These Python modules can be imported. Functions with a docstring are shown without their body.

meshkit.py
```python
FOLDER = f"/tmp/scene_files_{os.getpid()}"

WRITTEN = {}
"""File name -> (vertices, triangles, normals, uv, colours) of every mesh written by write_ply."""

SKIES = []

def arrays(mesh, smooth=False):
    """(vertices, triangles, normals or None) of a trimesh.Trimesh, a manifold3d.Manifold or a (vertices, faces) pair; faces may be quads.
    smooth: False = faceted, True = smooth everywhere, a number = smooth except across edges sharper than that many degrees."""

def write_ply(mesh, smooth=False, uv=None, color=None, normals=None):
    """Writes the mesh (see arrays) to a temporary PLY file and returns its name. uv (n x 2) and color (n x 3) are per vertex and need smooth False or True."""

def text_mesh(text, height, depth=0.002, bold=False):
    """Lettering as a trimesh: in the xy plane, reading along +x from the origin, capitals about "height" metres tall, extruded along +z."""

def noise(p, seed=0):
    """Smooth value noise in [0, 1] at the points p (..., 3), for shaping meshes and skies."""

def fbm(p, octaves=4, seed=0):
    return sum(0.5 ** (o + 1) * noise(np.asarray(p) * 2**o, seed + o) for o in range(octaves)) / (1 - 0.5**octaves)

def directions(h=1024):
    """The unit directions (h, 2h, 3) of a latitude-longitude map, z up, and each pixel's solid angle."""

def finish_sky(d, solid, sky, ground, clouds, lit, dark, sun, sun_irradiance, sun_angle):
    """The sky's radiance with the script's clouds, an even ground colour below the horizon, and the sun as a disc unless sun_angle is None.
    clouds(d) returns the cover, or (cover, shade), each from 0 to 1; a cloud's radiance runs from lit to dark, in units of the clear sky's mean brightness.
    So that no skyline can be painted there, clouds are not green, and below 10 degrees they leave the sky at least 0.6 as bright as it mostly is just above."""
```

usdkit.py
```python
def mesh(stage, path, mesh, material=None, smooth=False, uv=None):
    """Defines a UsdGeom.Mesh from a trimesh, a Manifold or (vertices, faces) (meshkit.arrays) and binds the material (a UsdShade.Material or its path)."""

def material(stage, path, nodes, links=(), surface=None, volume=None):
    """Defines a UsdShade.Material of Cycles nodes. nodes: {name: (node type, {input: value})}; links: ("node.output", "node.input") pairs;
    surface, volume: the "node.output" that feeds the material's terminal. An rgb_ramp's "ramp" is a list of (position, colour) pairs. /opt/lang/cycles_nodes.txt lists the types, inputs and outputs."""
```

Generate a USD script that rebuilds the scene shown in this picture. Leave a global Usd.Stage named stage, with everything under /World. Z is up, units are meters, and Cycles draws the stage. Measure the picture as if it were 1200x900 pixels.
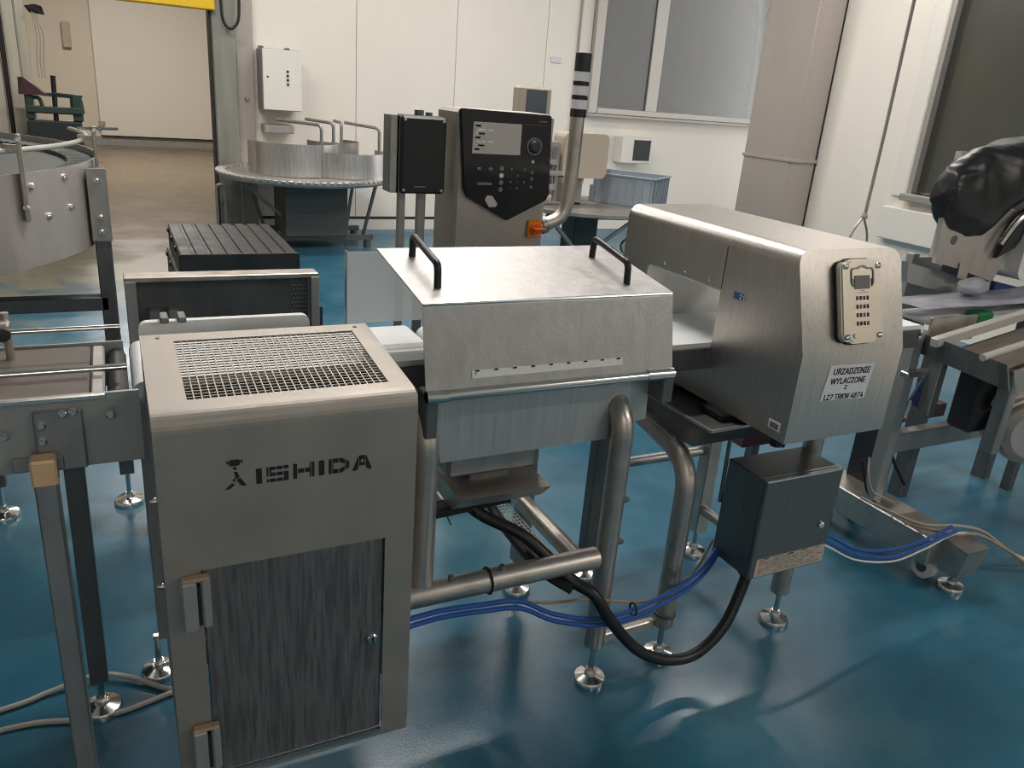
import math, random
import numpy as np, trimesh, usdkit, meshkit
from pxr import Usd, UsdGeom, UsdLux, UsdShade, Gf, Sdf
from shapely.geometry import Polygon, LineString, Point, box as sbox
from shapely.ops import unary_union

random.seed(7); rng = np.random.default_rng(7)
stage = Usd.Stage.CreateInMemory()
UsdGeom.Xform.Define(stage, '/World')
UsdGeom.Scope.Define(stage, '/World/Looks')

# ---------------------------------------------------------------- camera
EYE = 1.6
pit, rol, yaw = 0.3541, 0.0810, 0.4801
fw = np.array([math.sin(yaw)*math.cos(pit), math.cos(yaw)*math.cos(pit), -math.sin(pit)])
r0 = np.array([math.cos(yaw), -math.sin(yaw), 0.0]); u0 = np.cross(r0, fw)
rt = r0*math.cos(rol)+u0*math.sin(rol); up = -r0*math.sin(rol)+u0*math.cos(rol)
cam = UsdGeom.Camera.Define(stage, '/World/camera')
cam.AddTransformOp().Set(Gf.Matrix4d(*rt, 0, *up, 0, *(-fw), 0, 0, 0, EYE, 1))
cam.CreateHorizontalApertureAttr(36.0); cam.CreateVerticalApertureAttr(27.0)
cam.CreateFocalLengthAttr(36.0*922.5/1200)
cam.CreateClippingRangeAttr(Gf.Vec2f(0.05, 200))
cam.CreateExposureAttr(0.75)

# ---------------------------------------------------------------- light: dim ambient and the hall's ceiling lamps
dome = UsdLux.DomeLight.Define(stage, '/World/ambient_sky')
dome.CreateIntensityAttr(0.30); dome.CreateColorAttr(Gf.Vec3f(1.0, 0.97, 0.94))
CEIL = 4.0
# (x, y, length along x, power)
LAMPS = [(0.2, 6.6, 1.5, 44), (3.2, 6.6, 1.5, 42), (1.6, 4.3, 1.5, 40), (4.9, 4.3, 1.5, 34), (0.3, 14.0, 1.5, 185),
         (1.2, 2.5, 1.5, 36), (-0.5, -4.6, 1.5, 60), (4.9, -2.2, 1.5, 95)]

# ---------------------------------------------------------------- helpers
BASE, COUNT = {}, {}
ROOT = '/World'

def path_for(parent, name):
    p = parent + '/' + name
    n = COUNT.get(p, 0); COUNT[p] = n+1
    return p if n == 0 else f'{p}_{n:03d}'

def setd(prim, **kw):
    for k, v in kw.items():
        if v: prim.SetCustomDataByKey(k, v)

def thing(name, label, cat, base=(0, 0, 0), group=None):
    p = path_for(ROOT, name)
    x = UsdGeom.Xform.Define(stage, p); x.AddTranslateOp().Set(Gf.Vec3d(*map(float, base)))
    setd(x.GetPrim(), label=label, category=cat, group=group)
    BASE[p] = np.array(base, float)
    return p

def cat(ms): return trimesh.util.concatenate([m for m in ms if m is not None])

JOINED = {'shell', 'rod_clamp', 'rod_post', 'hinge', 'switch_knob', 'film', 'type_label_print', 'display_line', 'heat_sink', 'clamp_bolt', 'spindle', 'keypad_text', 'cable_duct', 'rim_join', 'mesh_grille'}
def obj(name, mesh, mat, parent=None, smooth=False, label=None, kind=None, cat_=None, group=None):
    """one Mesh prim; the mesh comes in world coordinates"""
    if isinstance(mesh, (list, tuple)):
        if kind != 'stuff' and name not in JOINED:      # a list is several alike parts
            return [obj(name, m, mat, parent, smooth, label, kind, cat_, group) for m in mesh][0]
        mesh = cat(mesh)
    par = parent or ROOT
    p = path_for(par, name)
    b = BASE.get(par, np.zeros(3))
    m = mesh.copy(); m.apply_translation(-b)
    g = usdkit.mesh(stage, p, m, MAT[mat], smooth=smooth)
    setd(g.GetPrim(), label=label, kind=kind, category=cat_, group=group)
    BASE[p] = b
    return p

def struct(name, mesh, mat, label=None, smooth=False):
    return obj(name, mesh, mat, None, smooth, label, 'structure')

def bx(x0, x1, y0, y1, z0, z1, c=0.0):
    lo = np.minimum([x0, y0, z0], [x1, y1, z1]); hi = np.maximum([x0, y0, z0], [x1, y1, z1])
    if c <= 0:
        m = trimesh.creation.box(hi-lo); m.apply_translation((lo+hi)/2); return m
    c = min(c, 0.45*float((hi-lo).min())); pts = []
    for sx in (0, 1):
        for sy in (0, 1):
            for sz in (0, 1):
                k = np.array([(lo, hi)[s][i] for i, s in enumerate((sx, sy, sz))])
                d = np.array([c if s == 0 else -c for s in (sx, sy, sz)])
                for a in range(3):
                    q = k + d; q[a] = k[a]; pts.append(q)
    return trimesh.convex.convex_hull(np.array(pts))

def hull(pts): return trimesh.convex.convex_hull(np.array(pts, float))

def frame_of(d):
    d = np.array(d, float); d /= np.linalg.norm(d)
    a = np.array([0, 0, 1.0]) if abs(d[2]) < .9 else np.array([1.0, 0, 0])
    e1 = np.cross(a, d); e1 /= np.linalg.norm(e1)
    return d, e1, np.cross(d, e1)

def bar(p0, p1, w, h=None, c=0.0):
    """square bar; h is its height (towards z where that makes sense)"""
    h = h or w; p0 = np.array(p0, float); p1 = np.array(p1, float)
    d, e1, e2 = frame_of(p1-p0)
    L = np.linalg.norm(p1-p0)
    m = bx(-w/2, w/2, -h/2, h/2, 0, L, c)
    T = np.eye(4); T[:3, 0], T[:3, 1], T[:3, 2], T[:3, 3] = e1, e2, d, p0
    m.apply_transform(T); return m

def fillet(pts, r, n=6):
    pts = [np.array(p, float) for p in pts]; out = [pts[0]]
    for i in range(1, len(pts)-1):
        a, b, c = pts[i-1], pts[i], pts[i+1]
        u, v = a-b, c-b; lu, lv = np.linalg.norm(u), np.linalg.norm(v); t = min(r, .49*lu, .49*lv)
        s, e = b+u/lu*t, b+v/lv*t
        for k in range(n+1):
            q = k/n; out.append((1-q)**2*s + 2*q*(1-q)*b + q*q*e)
    out.append(pts[-1]); return np.array(out)

def spline(pts, n=8):
    P = np.array(pts, float); P = np.vstack([2*P[0]-P[1], P, 2*P[-1]-P[-2]]); out = []
    for i in range(1, len(P)-2):
        for k in range(n):
            t = k/n; a, b, c, d = P[i-1:i+3]
            out.append(.5*((2*b)+(c-a)*t+(2*a-5*b+4*c-d)*t*t+(3*b-a-3*c+d)*t**3))
    out.append(P[-2]); return np.array(out)

def sweep(pts, r, n=12, closed=False):
    P = np.array(pts, float); k = len(P)
    T = np.gradient(P, axis=0) if not closed else np.roll(P, -1, 0)-np.roll(P, 1, 0)
    T /= np.maximum(np.linalg.norm(T, axis=1, keepdims=True), 1e-12)
    _, e1, e2 = frame_of(T[0]); rings = []
    a = np.arange(n)*2*math.pi/n
    for i in range(k):
        e1 = e1 - T[i]*(e1@T[i]); e1 /= np.linalg.norm(e1); e2 = np.cross(T[i], e1)
        rings.append(P[i] + r*(np.outer(np.cos(a), e1)+np.outer(np.sin(a), e2)))
    V = np.vstack(rings); F = []
    for i in range(k if closed else k-1):
        j = (i+1) % k
        for q in range(n):
            w = (q+1) % n; F += [[i*n+q, i*n+w, j*n+w], [i*n+q, j*n+w, j*n+q]]
    if not closed:
        V = np.vstack([V, P[0], P[-1]]); c0, c1 = k*n, k*n+1
        for q in range(n):
            w = (q+1) % n; F += [[c0, w, q], [c1, (k-1)*n+q, (k-1)*n+w]]
    return trimesh.Trimesh(V, F, process=False)

def tube(pts, r, bend=0.05, n=14): return sweep(fillet(pts, bend) if len(pts) > 2 else pts, r, n)
def cyl(p0, p1, r, n=16): return sweep([p0, p1], r, n)

def lathe(prof, c=(0, 0, 0), axis=(0, 0, 1), n=24):
    m = trimesh.creation.revolve(np.array(prof, float), sections=n)
    d, e1, e2 = frame_of(axis); T = np.eye(4); T[:3, 0], T[:3, 1], T[:3, 2], T[:3, 3] = e1, e2, d, c
    m.apply_transform(T); m.fix_normals(); return m

def prism(poly, axis, a, b):
    """poly: shapely polygon or (u, v) points; axis 'y': (x, z) along y; 'x': (y, z) along x; 'z': (x, y) along z"""
    if not hasattr(poly, 'geom_type'): poly = Polygon(poly)
    ps = poly.geoms if hasattr(poly, 'geoms') else [poly]
    ms = []
    for g in ps:
        if g.is_empty: continue
        m = trimesh.creation.extrude_polygon(g, b-a, engine='earcut'); m.apply_translation([0, 0, a])
        V = m.vertices.copy()
        if axis == 'y': m.vertices = V[:, [0, 2, 1]]
        elif axis == 'x': m.vertices = V[:, [2, 0, 1]]
        m.fix_normals(); ms.append(m)
    return cat(ms)

def rrect(x0, x1, y0, y1, r):
    return sbox(x0+r, y0+r, x1-r, y1-r).buffer(r, quad_segs=6)

def place(m, o, ex, ey):
    ex = np.array(ex, float); ex /= np.linalg.norm(ex); ey = np.array(ey, float); ey -= ex*(ey@ex); ey /= np.linalg.norm(ey)
    T = np.eye(4); T[:3, 0], T[:3, 1], T[:3, 2], T[:3, 3] = ex, ey, np.cross(ex, ey), o
    m = m.copy(); m.apply_transform(T); return m

def text(t, h, o, ex=(1, 0, 0), ey=(0, 0, 1), depth=.0006, bold=False, center=False):
    m = meshkit.text_mesh(t, h, depth, bold)
    if center: m.apply_translation([-(m.bounds[0][0]+m.bounds[1][0])/2, 0, 0])
    return place(m, o, ex, ey)

def diff(a, *bs): return trimesh.boolean.difference([a, *bs], engine='manifold')
def inter(a, b): return trimesh.boolean.intersection([a, b], engine='manifold')

def bolt(p, axis, r=.006, h=.005):
    return lathe([(0, 0), (r, 0), (r, h*.5), (r*.6, h), (0, h)], p, axis, 10)

def foot(parent, x, y, ztop, r=.048):
    """levelling foot: disc plate with a spindle up to the leg"""
    f = obj('levelling_foot', lathe([(0, 0), (r, 0), (r, .012), (r*.92, .019), (.018, .026), (.016, .034), (0, .034)], (x, y, 0), n=28), 'chrome', parent, 35)
    obj('spindle', [cyl((x, y, .03), (x, y, ztop), .009, 10), lathe([(0, 0), (.015, 0), (.015, .012), (0, .012)], (x, y, .034), n=6)], 'chrome', f, 35)

# ---------------------------------------------------------------- materials
MAT = {}
def srgb(*c):
    return tuple(((v/255)/12.92 if v/255 <= .04045 else ((v/255+.055)/1.055)**2.4) for v in c)

def plain(name, col, rough=.5, metal=0., **kw):
    MAT[name] = usdkit.material(stage, '/World/Looks/'+name, {'p': ('principled_bsdf', dict(base_color=col, roughness=rough, metallic=metal, **kw))}, [], 'p.BSDF')

def worn(name, a, b, rough=(.3, .5), metal=0., scale=(6, 6, 6), detail=5, bump=0., bscale=200., **kw):
    """two colours mixed by stretched noise, the gloss following the same noise"""
    n = {'g': ('geometry', {}), 'm': ('mapping', dict(mapping_type='point', scale=scale)),
         'n': ('noise_texture', dict(scale=1., detail=float(detail), roughness=.6)),
         'r': ('rgb_ramp', dict(ramp=[(.3, a), (.7, b)])),
         'q': ('map_range', dict(range_type='linear', from_min=.3, from_max=.7, to_min=rough[0], to_max=rough[1], clamp=True)),
         'p': ('principled_bsdf', dict(metallic=metal, **kw))}
    l = [('g.position', 'm.vector'), ('m.vector', 'n.vector'), ('n.fac', 'r.fac'), ('r.color', 'p.base_color'), ('n.fac', 'q.value'), ('q.result', 'p.roughness')]
    if bump:
        n['n2'] = ('noise_texture', dict(scale=bscale, detail=2.)); n['b'] = ('bump', dict(strength=bump, distance=.002))
        l += [('g.position', 'n2.vector'), ('n2.fac', 'b.height'), ('b.normal', 'p.normal')]
    MAT[name] = usdkit.material(stage, '/World/Looks/'+name, n, l, 'p.BSDF')

# stainless steels: brushed grain runs along z (or along y on lids)
worn('steel_brushed', (.58, .565, .55), (.66, .645, .63), (.28, .42), .9, (160, 160, 5), 4)
worn('steel_lid', (.39, .375, .365), (.50, .485, .47), (.42, .56), .8, (30, 30, 12), 7, .2, 140)
worn('steel_shield', (.46, .455, .44), (.56, .55, .535), (.36, .5), .72, (120, 120, 8), 6, .1, 160)
worn('steel_blasted', (.36, .328, .288), (.42, .385, .345), (.50, .60), .75, (9, 9, 9), 5, .06, 900)
worn('steel_tube', (.44, .40, .36), (.55, .51, .46), (.34, .48), .9, (14, 14, 14), 5)
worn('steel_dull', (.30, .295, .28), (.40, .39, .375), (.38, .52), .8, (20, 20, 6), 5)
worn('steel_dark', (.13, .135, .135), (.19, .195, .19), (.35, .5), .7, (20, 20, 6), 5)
worn('steel_door', (.085, .082, .084), (.21, .205, .205), (.36, .55), .45, (130, 130, 9), 8, .12, 260)
worn('steel_head', (.50, .47, .435), (.56, .53, .49), (.32, .44), .95, (170, 170, 6), 4)
worn('steel_box', (.15, .16, .16), (.18, .19, .19), (.34, .42), .8, (150, 150, 6), 4)
worn('steel_drum', (.46, .42, .39), (.56, .515, .475), (.34, .46), .45, (8, 8, 2.5), 6)
worn('steel_grey', (.33, .33, .31), (.40, .40, .38), (.4, .55), .5, (12, 12, 3), 5)
plain('chrome', (.75, .74, .72), .16, 1.)
plain('rod', (.72, .70, .66), .24, 1.)
worn('paint_wall', srgb(232, 225, 214), srgb(238, 232, 222), (.35, .5), 0., (1.2, 1.2, .5), 4)
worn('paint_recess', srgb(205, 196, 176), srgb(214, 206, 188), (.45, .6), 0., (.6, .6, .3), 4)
plain('paint_recess_door', srgb(224, 218, 206), .45)
plain('paint_white', srgb(228, 224, 216), .4)
plain('ceiling_white', srgb(225, 222, 215), .7)
plain('seal_black', srgb(28, 28, 28), .6)
plain('seam_grey', srgb(176, 170, 160), .6)
worn('metal_duct', srgb(172, 163, 157), srgb(178, 169, 163), (.4, .5), .35, (6, 6, .8), 3)
worn('metal_post', srgb(128, 128, 120), srgb(150, 149, 140), (.4, .55), .3, (8, 8, 1.), 5)
worn('metal_strip', srgb(178, 174, 158), srgb(202, 197, 180), (.5, .65), .1, (10, 10, 1.), 5)
plain('alu_frame', srgb(176, 172, 166), .35, .5)
plain('yellow_paint', srgb(232, 190, 30), .4)
plain('rubber_black', srgb(22, 22, 23), .45)
plain('plastic_black', srgb(26, 28, 31), .35)
plain('plastic_dark', srgb(40, 42, 46), .5)
worn('pallet_black', srgb(20, 21, 22), srgb(36, 37, 38), (.4, .6), 0., (5, 5, 5), 4)
worn('handle_black', srgb(20, 20, 21), srgb(30, 30, 31), (.3, .4))
worn('belt_white', srgb(226, 228, 228), srgb(236, 237, 236), (.3, .45), 0., (5, 5, 5), 4)
worn('belt_grey', srgb(92, 84, 76), srgb(108, 99, 90), (.5, .65), 0., (10, 40, 10), 4)
plain('plastic_white', srgb(232, 232, 228), .35)
plain('liner_grey', srgb(222, 222, 220), .4)
plain('keypad_steel', srgb(206, 196, 180), .35, .45)
plain('paper_white', srgb(214, 214, 214), .6)
plain('label_tan', srgb(176, 166, 150), .5)
plain('label_silver', srgb(232, 230, 226), .4)
plain('ink', srgb(22, 22, 24), .6)
plain('ink_pale', srgb(110, 112, 114), .5)
plain('ink_red', srgb(170, 90, 90), .6)
plain('ink_blue', srgb(32, 96, 140), .5)
plain('cap_tan', srgb(216, 178, 138), .5)
plain('orange_plate', srgb(226, 128, 30), .4)
plain('orange_knob', srgb(204, 84, 22), .35)
plain('panel_face', srgb(34, 35, 38), .12)
plain('screen_grey', srgb(186, 180, 176), .2)
plain('screen_dark', srgb(74, 70, 70), .2)
plain('screen_blue', srgb(84, 92, 98), .25)
plain('guard_pale', srgb(150, 158, 158), .3, .35)
plain('rail_bright', srgb(206, 202, 194), .3, .3)
plain('belt_dark', srgb(74, 80, 76), .5)
plain('light_ring', srgb(226, 224, 226), .35)
plain('cable_blue', srgb(38, 82, 158), .4)
plain('cable_grey', srgb(160, 156, 148), .5)
plain('cable_tan', srgb(160, 136, 108), .5)
plain('twine', srgb(168, 162, 152), .8)
plain('bin_grey', srgb(138, 150, 160), .5)
plain('beige_panel', srgb(178, 166, 150), .5)
plain('green_machine', srgb(46, 62, 58), .5)
plain('machine_grey', srgb(82, 85, 83), .5)
plain('maroon', srgb(70, 42, 44), .5)
plain('green_plastic', srgb(28, 120, 66), .4)
plain('blue_paint', srgb(44, 62, 112), .35)
plain('white_gloss', srgb(226, 226, 222), .15, .1)
plain('bag_black', srgb(30, 30, 32), .38)
plain('film_clear', srgb(196, 196, 206), .12, 0., transmission_weight=.35)
plain('lamp_housing', srgb(235, 235, 232), .5)
worn('blind_grey', srgb(134, 131, 128), srgb(148, 144, 140), (.6, .75), 0., (7, 7, .4), 5)
worn('blind_dark', srgb(142, 142, 138), srgb(154, 153, 149), (.6, .75), 0., (1.5, 1.5, 1.), 3)

# window pane: mostly clear with a fresnel reflection
MAT['pane'] = usdkit.material(stage, '/World/Looks/pane', {'t': ('transparent_bsdf', dict(color=(.86, .87, .86))), 'g': ('glossy_bsdf', dict(color=(.9, .9, .9), roughness=.07)),
    'f': ('fresnel', dict(IOR=1.5)), 'm': ('mix_closure', {})}, [('f.fac', 'm.fac'), ('t.BSDF', 'm.closure1'), ('g.BSDF', 'm.closure2')], 'm.closure')
MAT['pane_dull'] = usdkit.material(stage, '/World/Looks/pane_dull', {'t': ('transparent_bsdf', dict(color=(.86, .87, .86))), 'g': ('glossy_bsdf', dict(color=(.9, .9, .9), roughness=.22)),
    'f': ('fresnel', dict(IOR=1.5)), 'm': ('mix_closure', {})}, [('f.fac', 'm.fac'), ('t.BSDF', 'm.closure1'), ('g.BSDF', 'm.closure2')], 'm.closure')
MAT['frosted_sheet'] = usdkit.material(stage, '/World/Looks/frosted_sheet', {'t': ('transparent_bsdf', dict(color=(.9, .92, .92))), 'p': ('principled_bsdf', dict(base_color=(.62, .64, .63), roughness=.3)), 'd': ('translucent_bsdf', dict(color=(.7, .72, .72))), 'a': ('mix_closure', dict(fac=.5)), 'm': ('mix_closure', dict(fac=.55))}, [('p.BSDF', 'a.closure1'), ('d.BSDF', 'a.closure2'), ('t.BSDF', 'm.closure1'), ('a.closure', 'm.closure2')], 'm.closure')
MAT['lamp_glow'] = usdkit.material(stage, '/World/Looks/lamp_glow', {'e': ('emission', dict(color=(1., .945, .89), strength=9.))}, [], 'e.emission')

# floor: blue epoxy, worn pale, dirtied beige towards the doorway, wet in places
MAT['floor_epoxy'] = usdkit.material(stage, '/World/Looks/floor_epoxy', {
    'g': ('geometry', {}), 's': ('separate_xyz', {}),
    'n': ('noise_texture', dict(scale=1.3, detail=5., roughness=.6)),
    'r': ('rgb_ramp', dict(ramp=[(.3, srgb(38, 88, 110)), (.55, srgb(52, 104, 126)), (.75, srgb(88, 126, 138))])),
    'n2': ('noise_texture', dict(scale=2.2, detail=6., roughness=.65)),
    'y': ('map_range', dict(range_type='linear', from_min=5.2, from_max=8.2, to_min=0., to_max=.75, clamp=True)),
    'x': ('map_range', dict(range_type='linear', from_min=1.0, from_max=.55, to_min=0., to_max=1., clamp=True)),
    'ym': ('math', dict(math_type='multiply')), 'ya': ('math', dict(math_type='add')),
    'dm': ('map_range', dict(range_type='smoothstep', from_min=.62, from_max=.9, to_min=0., to_max=.9, clamp=True)),
    'mx': ('mix', dict(color2=srgb(132, 124, 104))),
    'w': ('noise_texture', dict(scale=1.1, detail=4., roughness=.55)),
    'rr': ('map_range', dict(range_type='linear', from_min=.34, from_max=.60, to_min=.16, to_max=.42, clamp=True)),
    'n3': ('noise_texture', dict(scale=210., detail=3.)), 'b': ('bump', dict(strength=.35, distance=.002)),
    'wd': ('vector_math', dict(math_type='distance', vector2=(.85, 1.45, 0.))), 'wn': ('math', dict(math_type='multiply_add', value2=.5, value3=-.25)), 'wa': ('math', dict(math_type='add')),
    'wm': ('map_range', dict(range_type='smoothstep', from_min=.62, from_max=.35, to_min=.22, to_max=1., clamp=True)), 'wh': ('math', dict(math_type='multiply')),
    'wr': ('map_range', dict(range_type='linear', from_min=.22, from_max=1., to_min=1., to_max=.7, clamp=True)), 'rm': ('math', dict(math_type='multiply')),
    'p': ('principled_bsdf', dict(ior=1.5))},
    [('g.position', 's.vector'), ('g.position', 'n.vector'), ('n.fac', 'r.fac'), ('g.position', 'n2.vector'), ('s.y', 'y.value'), ('s.x', 'x.value'),
     ('y.result', 'ym.value1'), ('x.result', 'ym.value2'), ('ym.value', 'ya.value1'), ('n2.fac', 'ya.value2'), ('ya.value', 'dm.value'),
     ('dm.result', 'mx.fac'), ('r.color', 'mx.color1'), ('mx.color', 'p.base_color'), ('g.position', 'w.vector'), ('w.fac', 'rr.value'),
     ('g.position', 'wd.vector1'), ('n2.fac', 'wn.value1'), ('wd.value', 'wa.value1'), ('wn.value', 'wa.value2'), ('wa.value', 'wm.value'), ('wm.result', 'wh.value1'), ('n3.fac', 'wh.value2'), ('wh.value', 'b.height'), ('wm.result', 'wr.value'), ('rr.result', 'rm.value1'), ('wr.result', 'rm.value2'), ('rm.value', 'p.roughness'), ('g.position', 'n3.vector'), ('b.normal', 'p.normal')], 'p.BSDF')
worn('floor_beige', srgb(96, 82, 62), srgb(118, 102, 80), (.18, .42), 0., (1.2, 1.2, 1.2), 6)

# ================================================================ SETTING
YB, XW = 8.9, 6.0          # back wall, right wall
struct('floor', bx(-5, XW+3.2, -7, 8.35, -.1, 0), 'floor_epoxy')
struct('floor', bx(1.36, XW+3.2, 8.35, YB, -.1, 0), 'floor_epoxy')
struct('floor', bx(-5, 1.36, 8.35, YB+.12, -.1, 0), 'floor_beige')
struct('floor', bx(-5, 4.3, YB+.12, 18.4, -.1, 0), 'floor_beige')
wb = struct('wall_back', bx(1.36, XW+3.2, YB, YB+.12, 0, CEIL), 'seam_grey')
e = [1.36, 2.449, 3.585, 4.72, 5.33]
for a, b in zip(e[:-1], e[1:]): obj('wall_panel', bx(a+.004, b-.004, YB-.012, YB+.02, .14, CEIL), 'paint_wall', wb)
WX0, WX1, WZ0 = 5.33, 8.55, 1.43
obj('wall_panel', bx(WX0+.004, WX1, YB-.012, YB+.02, .14, WZ0-.03), 'paint_wall', wb)
obj('wall_panel', bx(WX1+.004, XW+3.2, YB-.012, YB+.02, .14, CEIL), 'paint_wall', wb)
struct('baseboard_back', bx(1.36, XW+3.2, YB-.05, YB-.012, 0, .12), 'paint_white')
struct('baseboard_back', bx(1.36, XW+3.2, YB-.054, YB-.012, .12, .142), 'seal_black')
# wall above the doorway and left of it
struct('wall_back', bx(-5, 1.36, YB, YB+.12, 2.5, CEIL), 'paint_wall')
struct('wall_back', bx(-5, -.98, YB, YB+.12, 0, 2.5), 'paint_wall')
struct('wall_left', bx(-5.1, -5, -7, 18.4, 0, CEIL), 'paint_wall')
struct('wall_front', bx(-5, XW+3.2, -7.1, -7, 0, CEIL), 'paint_wall')
struct('ceiling', bx(-5, XW+3.2, -7, 18.4, CEIL, CEIL+.1), 'ceiling_white')
struct('wall_recess', bx(-5, 6, 18.3, 18.4, 0, CEIL), 'paint_recess')
struct('wall_recess', bx(4.2, 4.3, YB+.12, 18.3, 0, CEIL), 'paint_recess')
struct('trim_1', bx(-5, 4.2, 18.24, 18.3, 0, .16), 'steel_grey', 'grey skirting at the foot of the far room wall')
d1 = struct('door_1', bx(-.1, 2.9, 18.2, 18.28, .19, 3.2), 'paint_recess_door')
obj('door_seal', bx(-.1, 2.9, 18.19, 18.28, .165, .19), 'seal_black', d1)
for z in (.35, 2.9): obj('door_hinge', bx(-.14, -.02, 18.17, 18.2, z, z+.1), 'steel_grey', d1)

# window 1 in the back wall: frame, mullion, panes, sill, grey blind close behind the glass
w1 = struct('window_1', bx(WX0+.13, WX1, YB-.03, YB-.02, WZ0+.1, CEIL-.02), 'blind_grey')
for n, a in (('window_frame', (WX0, WX0+.13, YB-.09, YB-.015, WZ0, CEIL-.02)), ('window_frame', (WX1-.06, WX1+.08, YB-.09, YB-.015, WZ0, CEIL-.02)),
             ('mullion', (6.18, 6.36, YB-.085, YB-.015, WZ0+.06, CEIL-.02)), ('window_frame', (WX0+.13, WX1-.06, YB-.09, YB-.015, WZ0, WZ0+.075))):
    obj(n, bx(*a, .008), 'alu_frame', w1)
obj('window_sill', bx(WX0-.02, WX1+.1, YB-.13, YB-.012, WZ0-.035, WZ0, .006), 'metal_duct', w1)
obj('pane', bx(WX0+.13, 6.18, YB-.062, YB-.056, WZ0+.075, CEIL-.02), 'pane', w1)
obj('pane', bx(6.36, WX1-.06, YB-.062, YB-.056, WZ0+.075, CEIL-.02), 'pane', w1)

struct('trim_3', cyl((5.14, YB-.03, .15), (5.147, YB-.03, CEIL), .014, 8), 'steel_dull', 'thin grey conduit on the back wall left of the window', 30)
# right wall with its window, the steel duct at its corner
struct('wall_right', bx(XW, XW+.12, -7, 4.66, 0, 1.06), 'paint_wall')
struct('wall_right', bx(XW, XW+.12, 4.66, 6.2, 0, CEIL), 'paint_wall')
struct('wall_right', bx(XW, XW+.12, -7, -1, 1.06, CEIL), 'paint_wall')
w2 = struct('window_2', bx(XW+.16, XW+.18, -1, 4.66, 1.06, CEIL-.02), 'blind_dark')
obj('window_frame', bx(XW-.03, XW+.05, 4.62, 4.76, 1.02, CEIL-.02, .01), 'paint_white', w2)
obj('window_frame', bx(XW-.008, XW+.15, 4.58, 4.62, 1.06, CEIL-.02), 'alu_frame', w2)
obj('window_sill', bx(XW-.10, XW+.15, -1, 4.62, 1.0, 1.06, .01), 'alu_frame', w2)
obj('pane', bx(XW+.06, XW+.066, -1, 4.58, 1.06, CEIL-.02), 'pane_dull', w2)
obj('window_frame', bx(XW+.02, XW+.10, -1, 4.58, CEIL-.1, CEIL-.02), 'alu_frame', w2)
t2 = struct('trim_2', bx(XW-.34, XW-.002, 5.66, 6.3, 0, CEIL, .012), 'metal_duct', 'tall steel duct at the corner between the windows')
obj('joint_band', bx(XW-.352, XW-.002, 5.645, 6.31, 1.185, 1.215, .004), 'metal_duct', t2)
obj('corner_seam', bx(XW-.03, XW-.018, 5.652, 5.662, 0, CEIL), 'seal_black', t2)

# doorway posts and lintel
tp = struct('trim_4', bx(.985, 1.21, 8.72, 8.93, 0, 2.9, .012), 'metal_post', 'grey steel post on the right of the doorway')
obj('post_flange', bx(1.21, 1.38, 8.80, 8.93, 0, 2.9, .006), 'metal_duct', tp)
obj('post_edge', bx(.965, .985, 8.74, 8.93, 0, 2.9), 'seal_black', tp)
obj('signal_lamp', lathe([(0, 0), (.024, 0), (.024, .012), (.012, .028), (0, .03)], (1.30, 8.80, 1.33), (0, -1, 0)), 'chrome', tp, 35)
obj('guard_rail', tube([(.94, 8.6, .01), (.94, 8.6, .5), (1.02, 8.6, .5), (1.02, 8.6, .01)], .016, .05), 'steel_grey', tp, 30)
jl = struct('trim_5', bx(-1.2, -.88, 8.7, 8.92, 0, 2.9, .01), 'metal_post', 'grey steel jamb on the left of the doorway')
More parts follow.
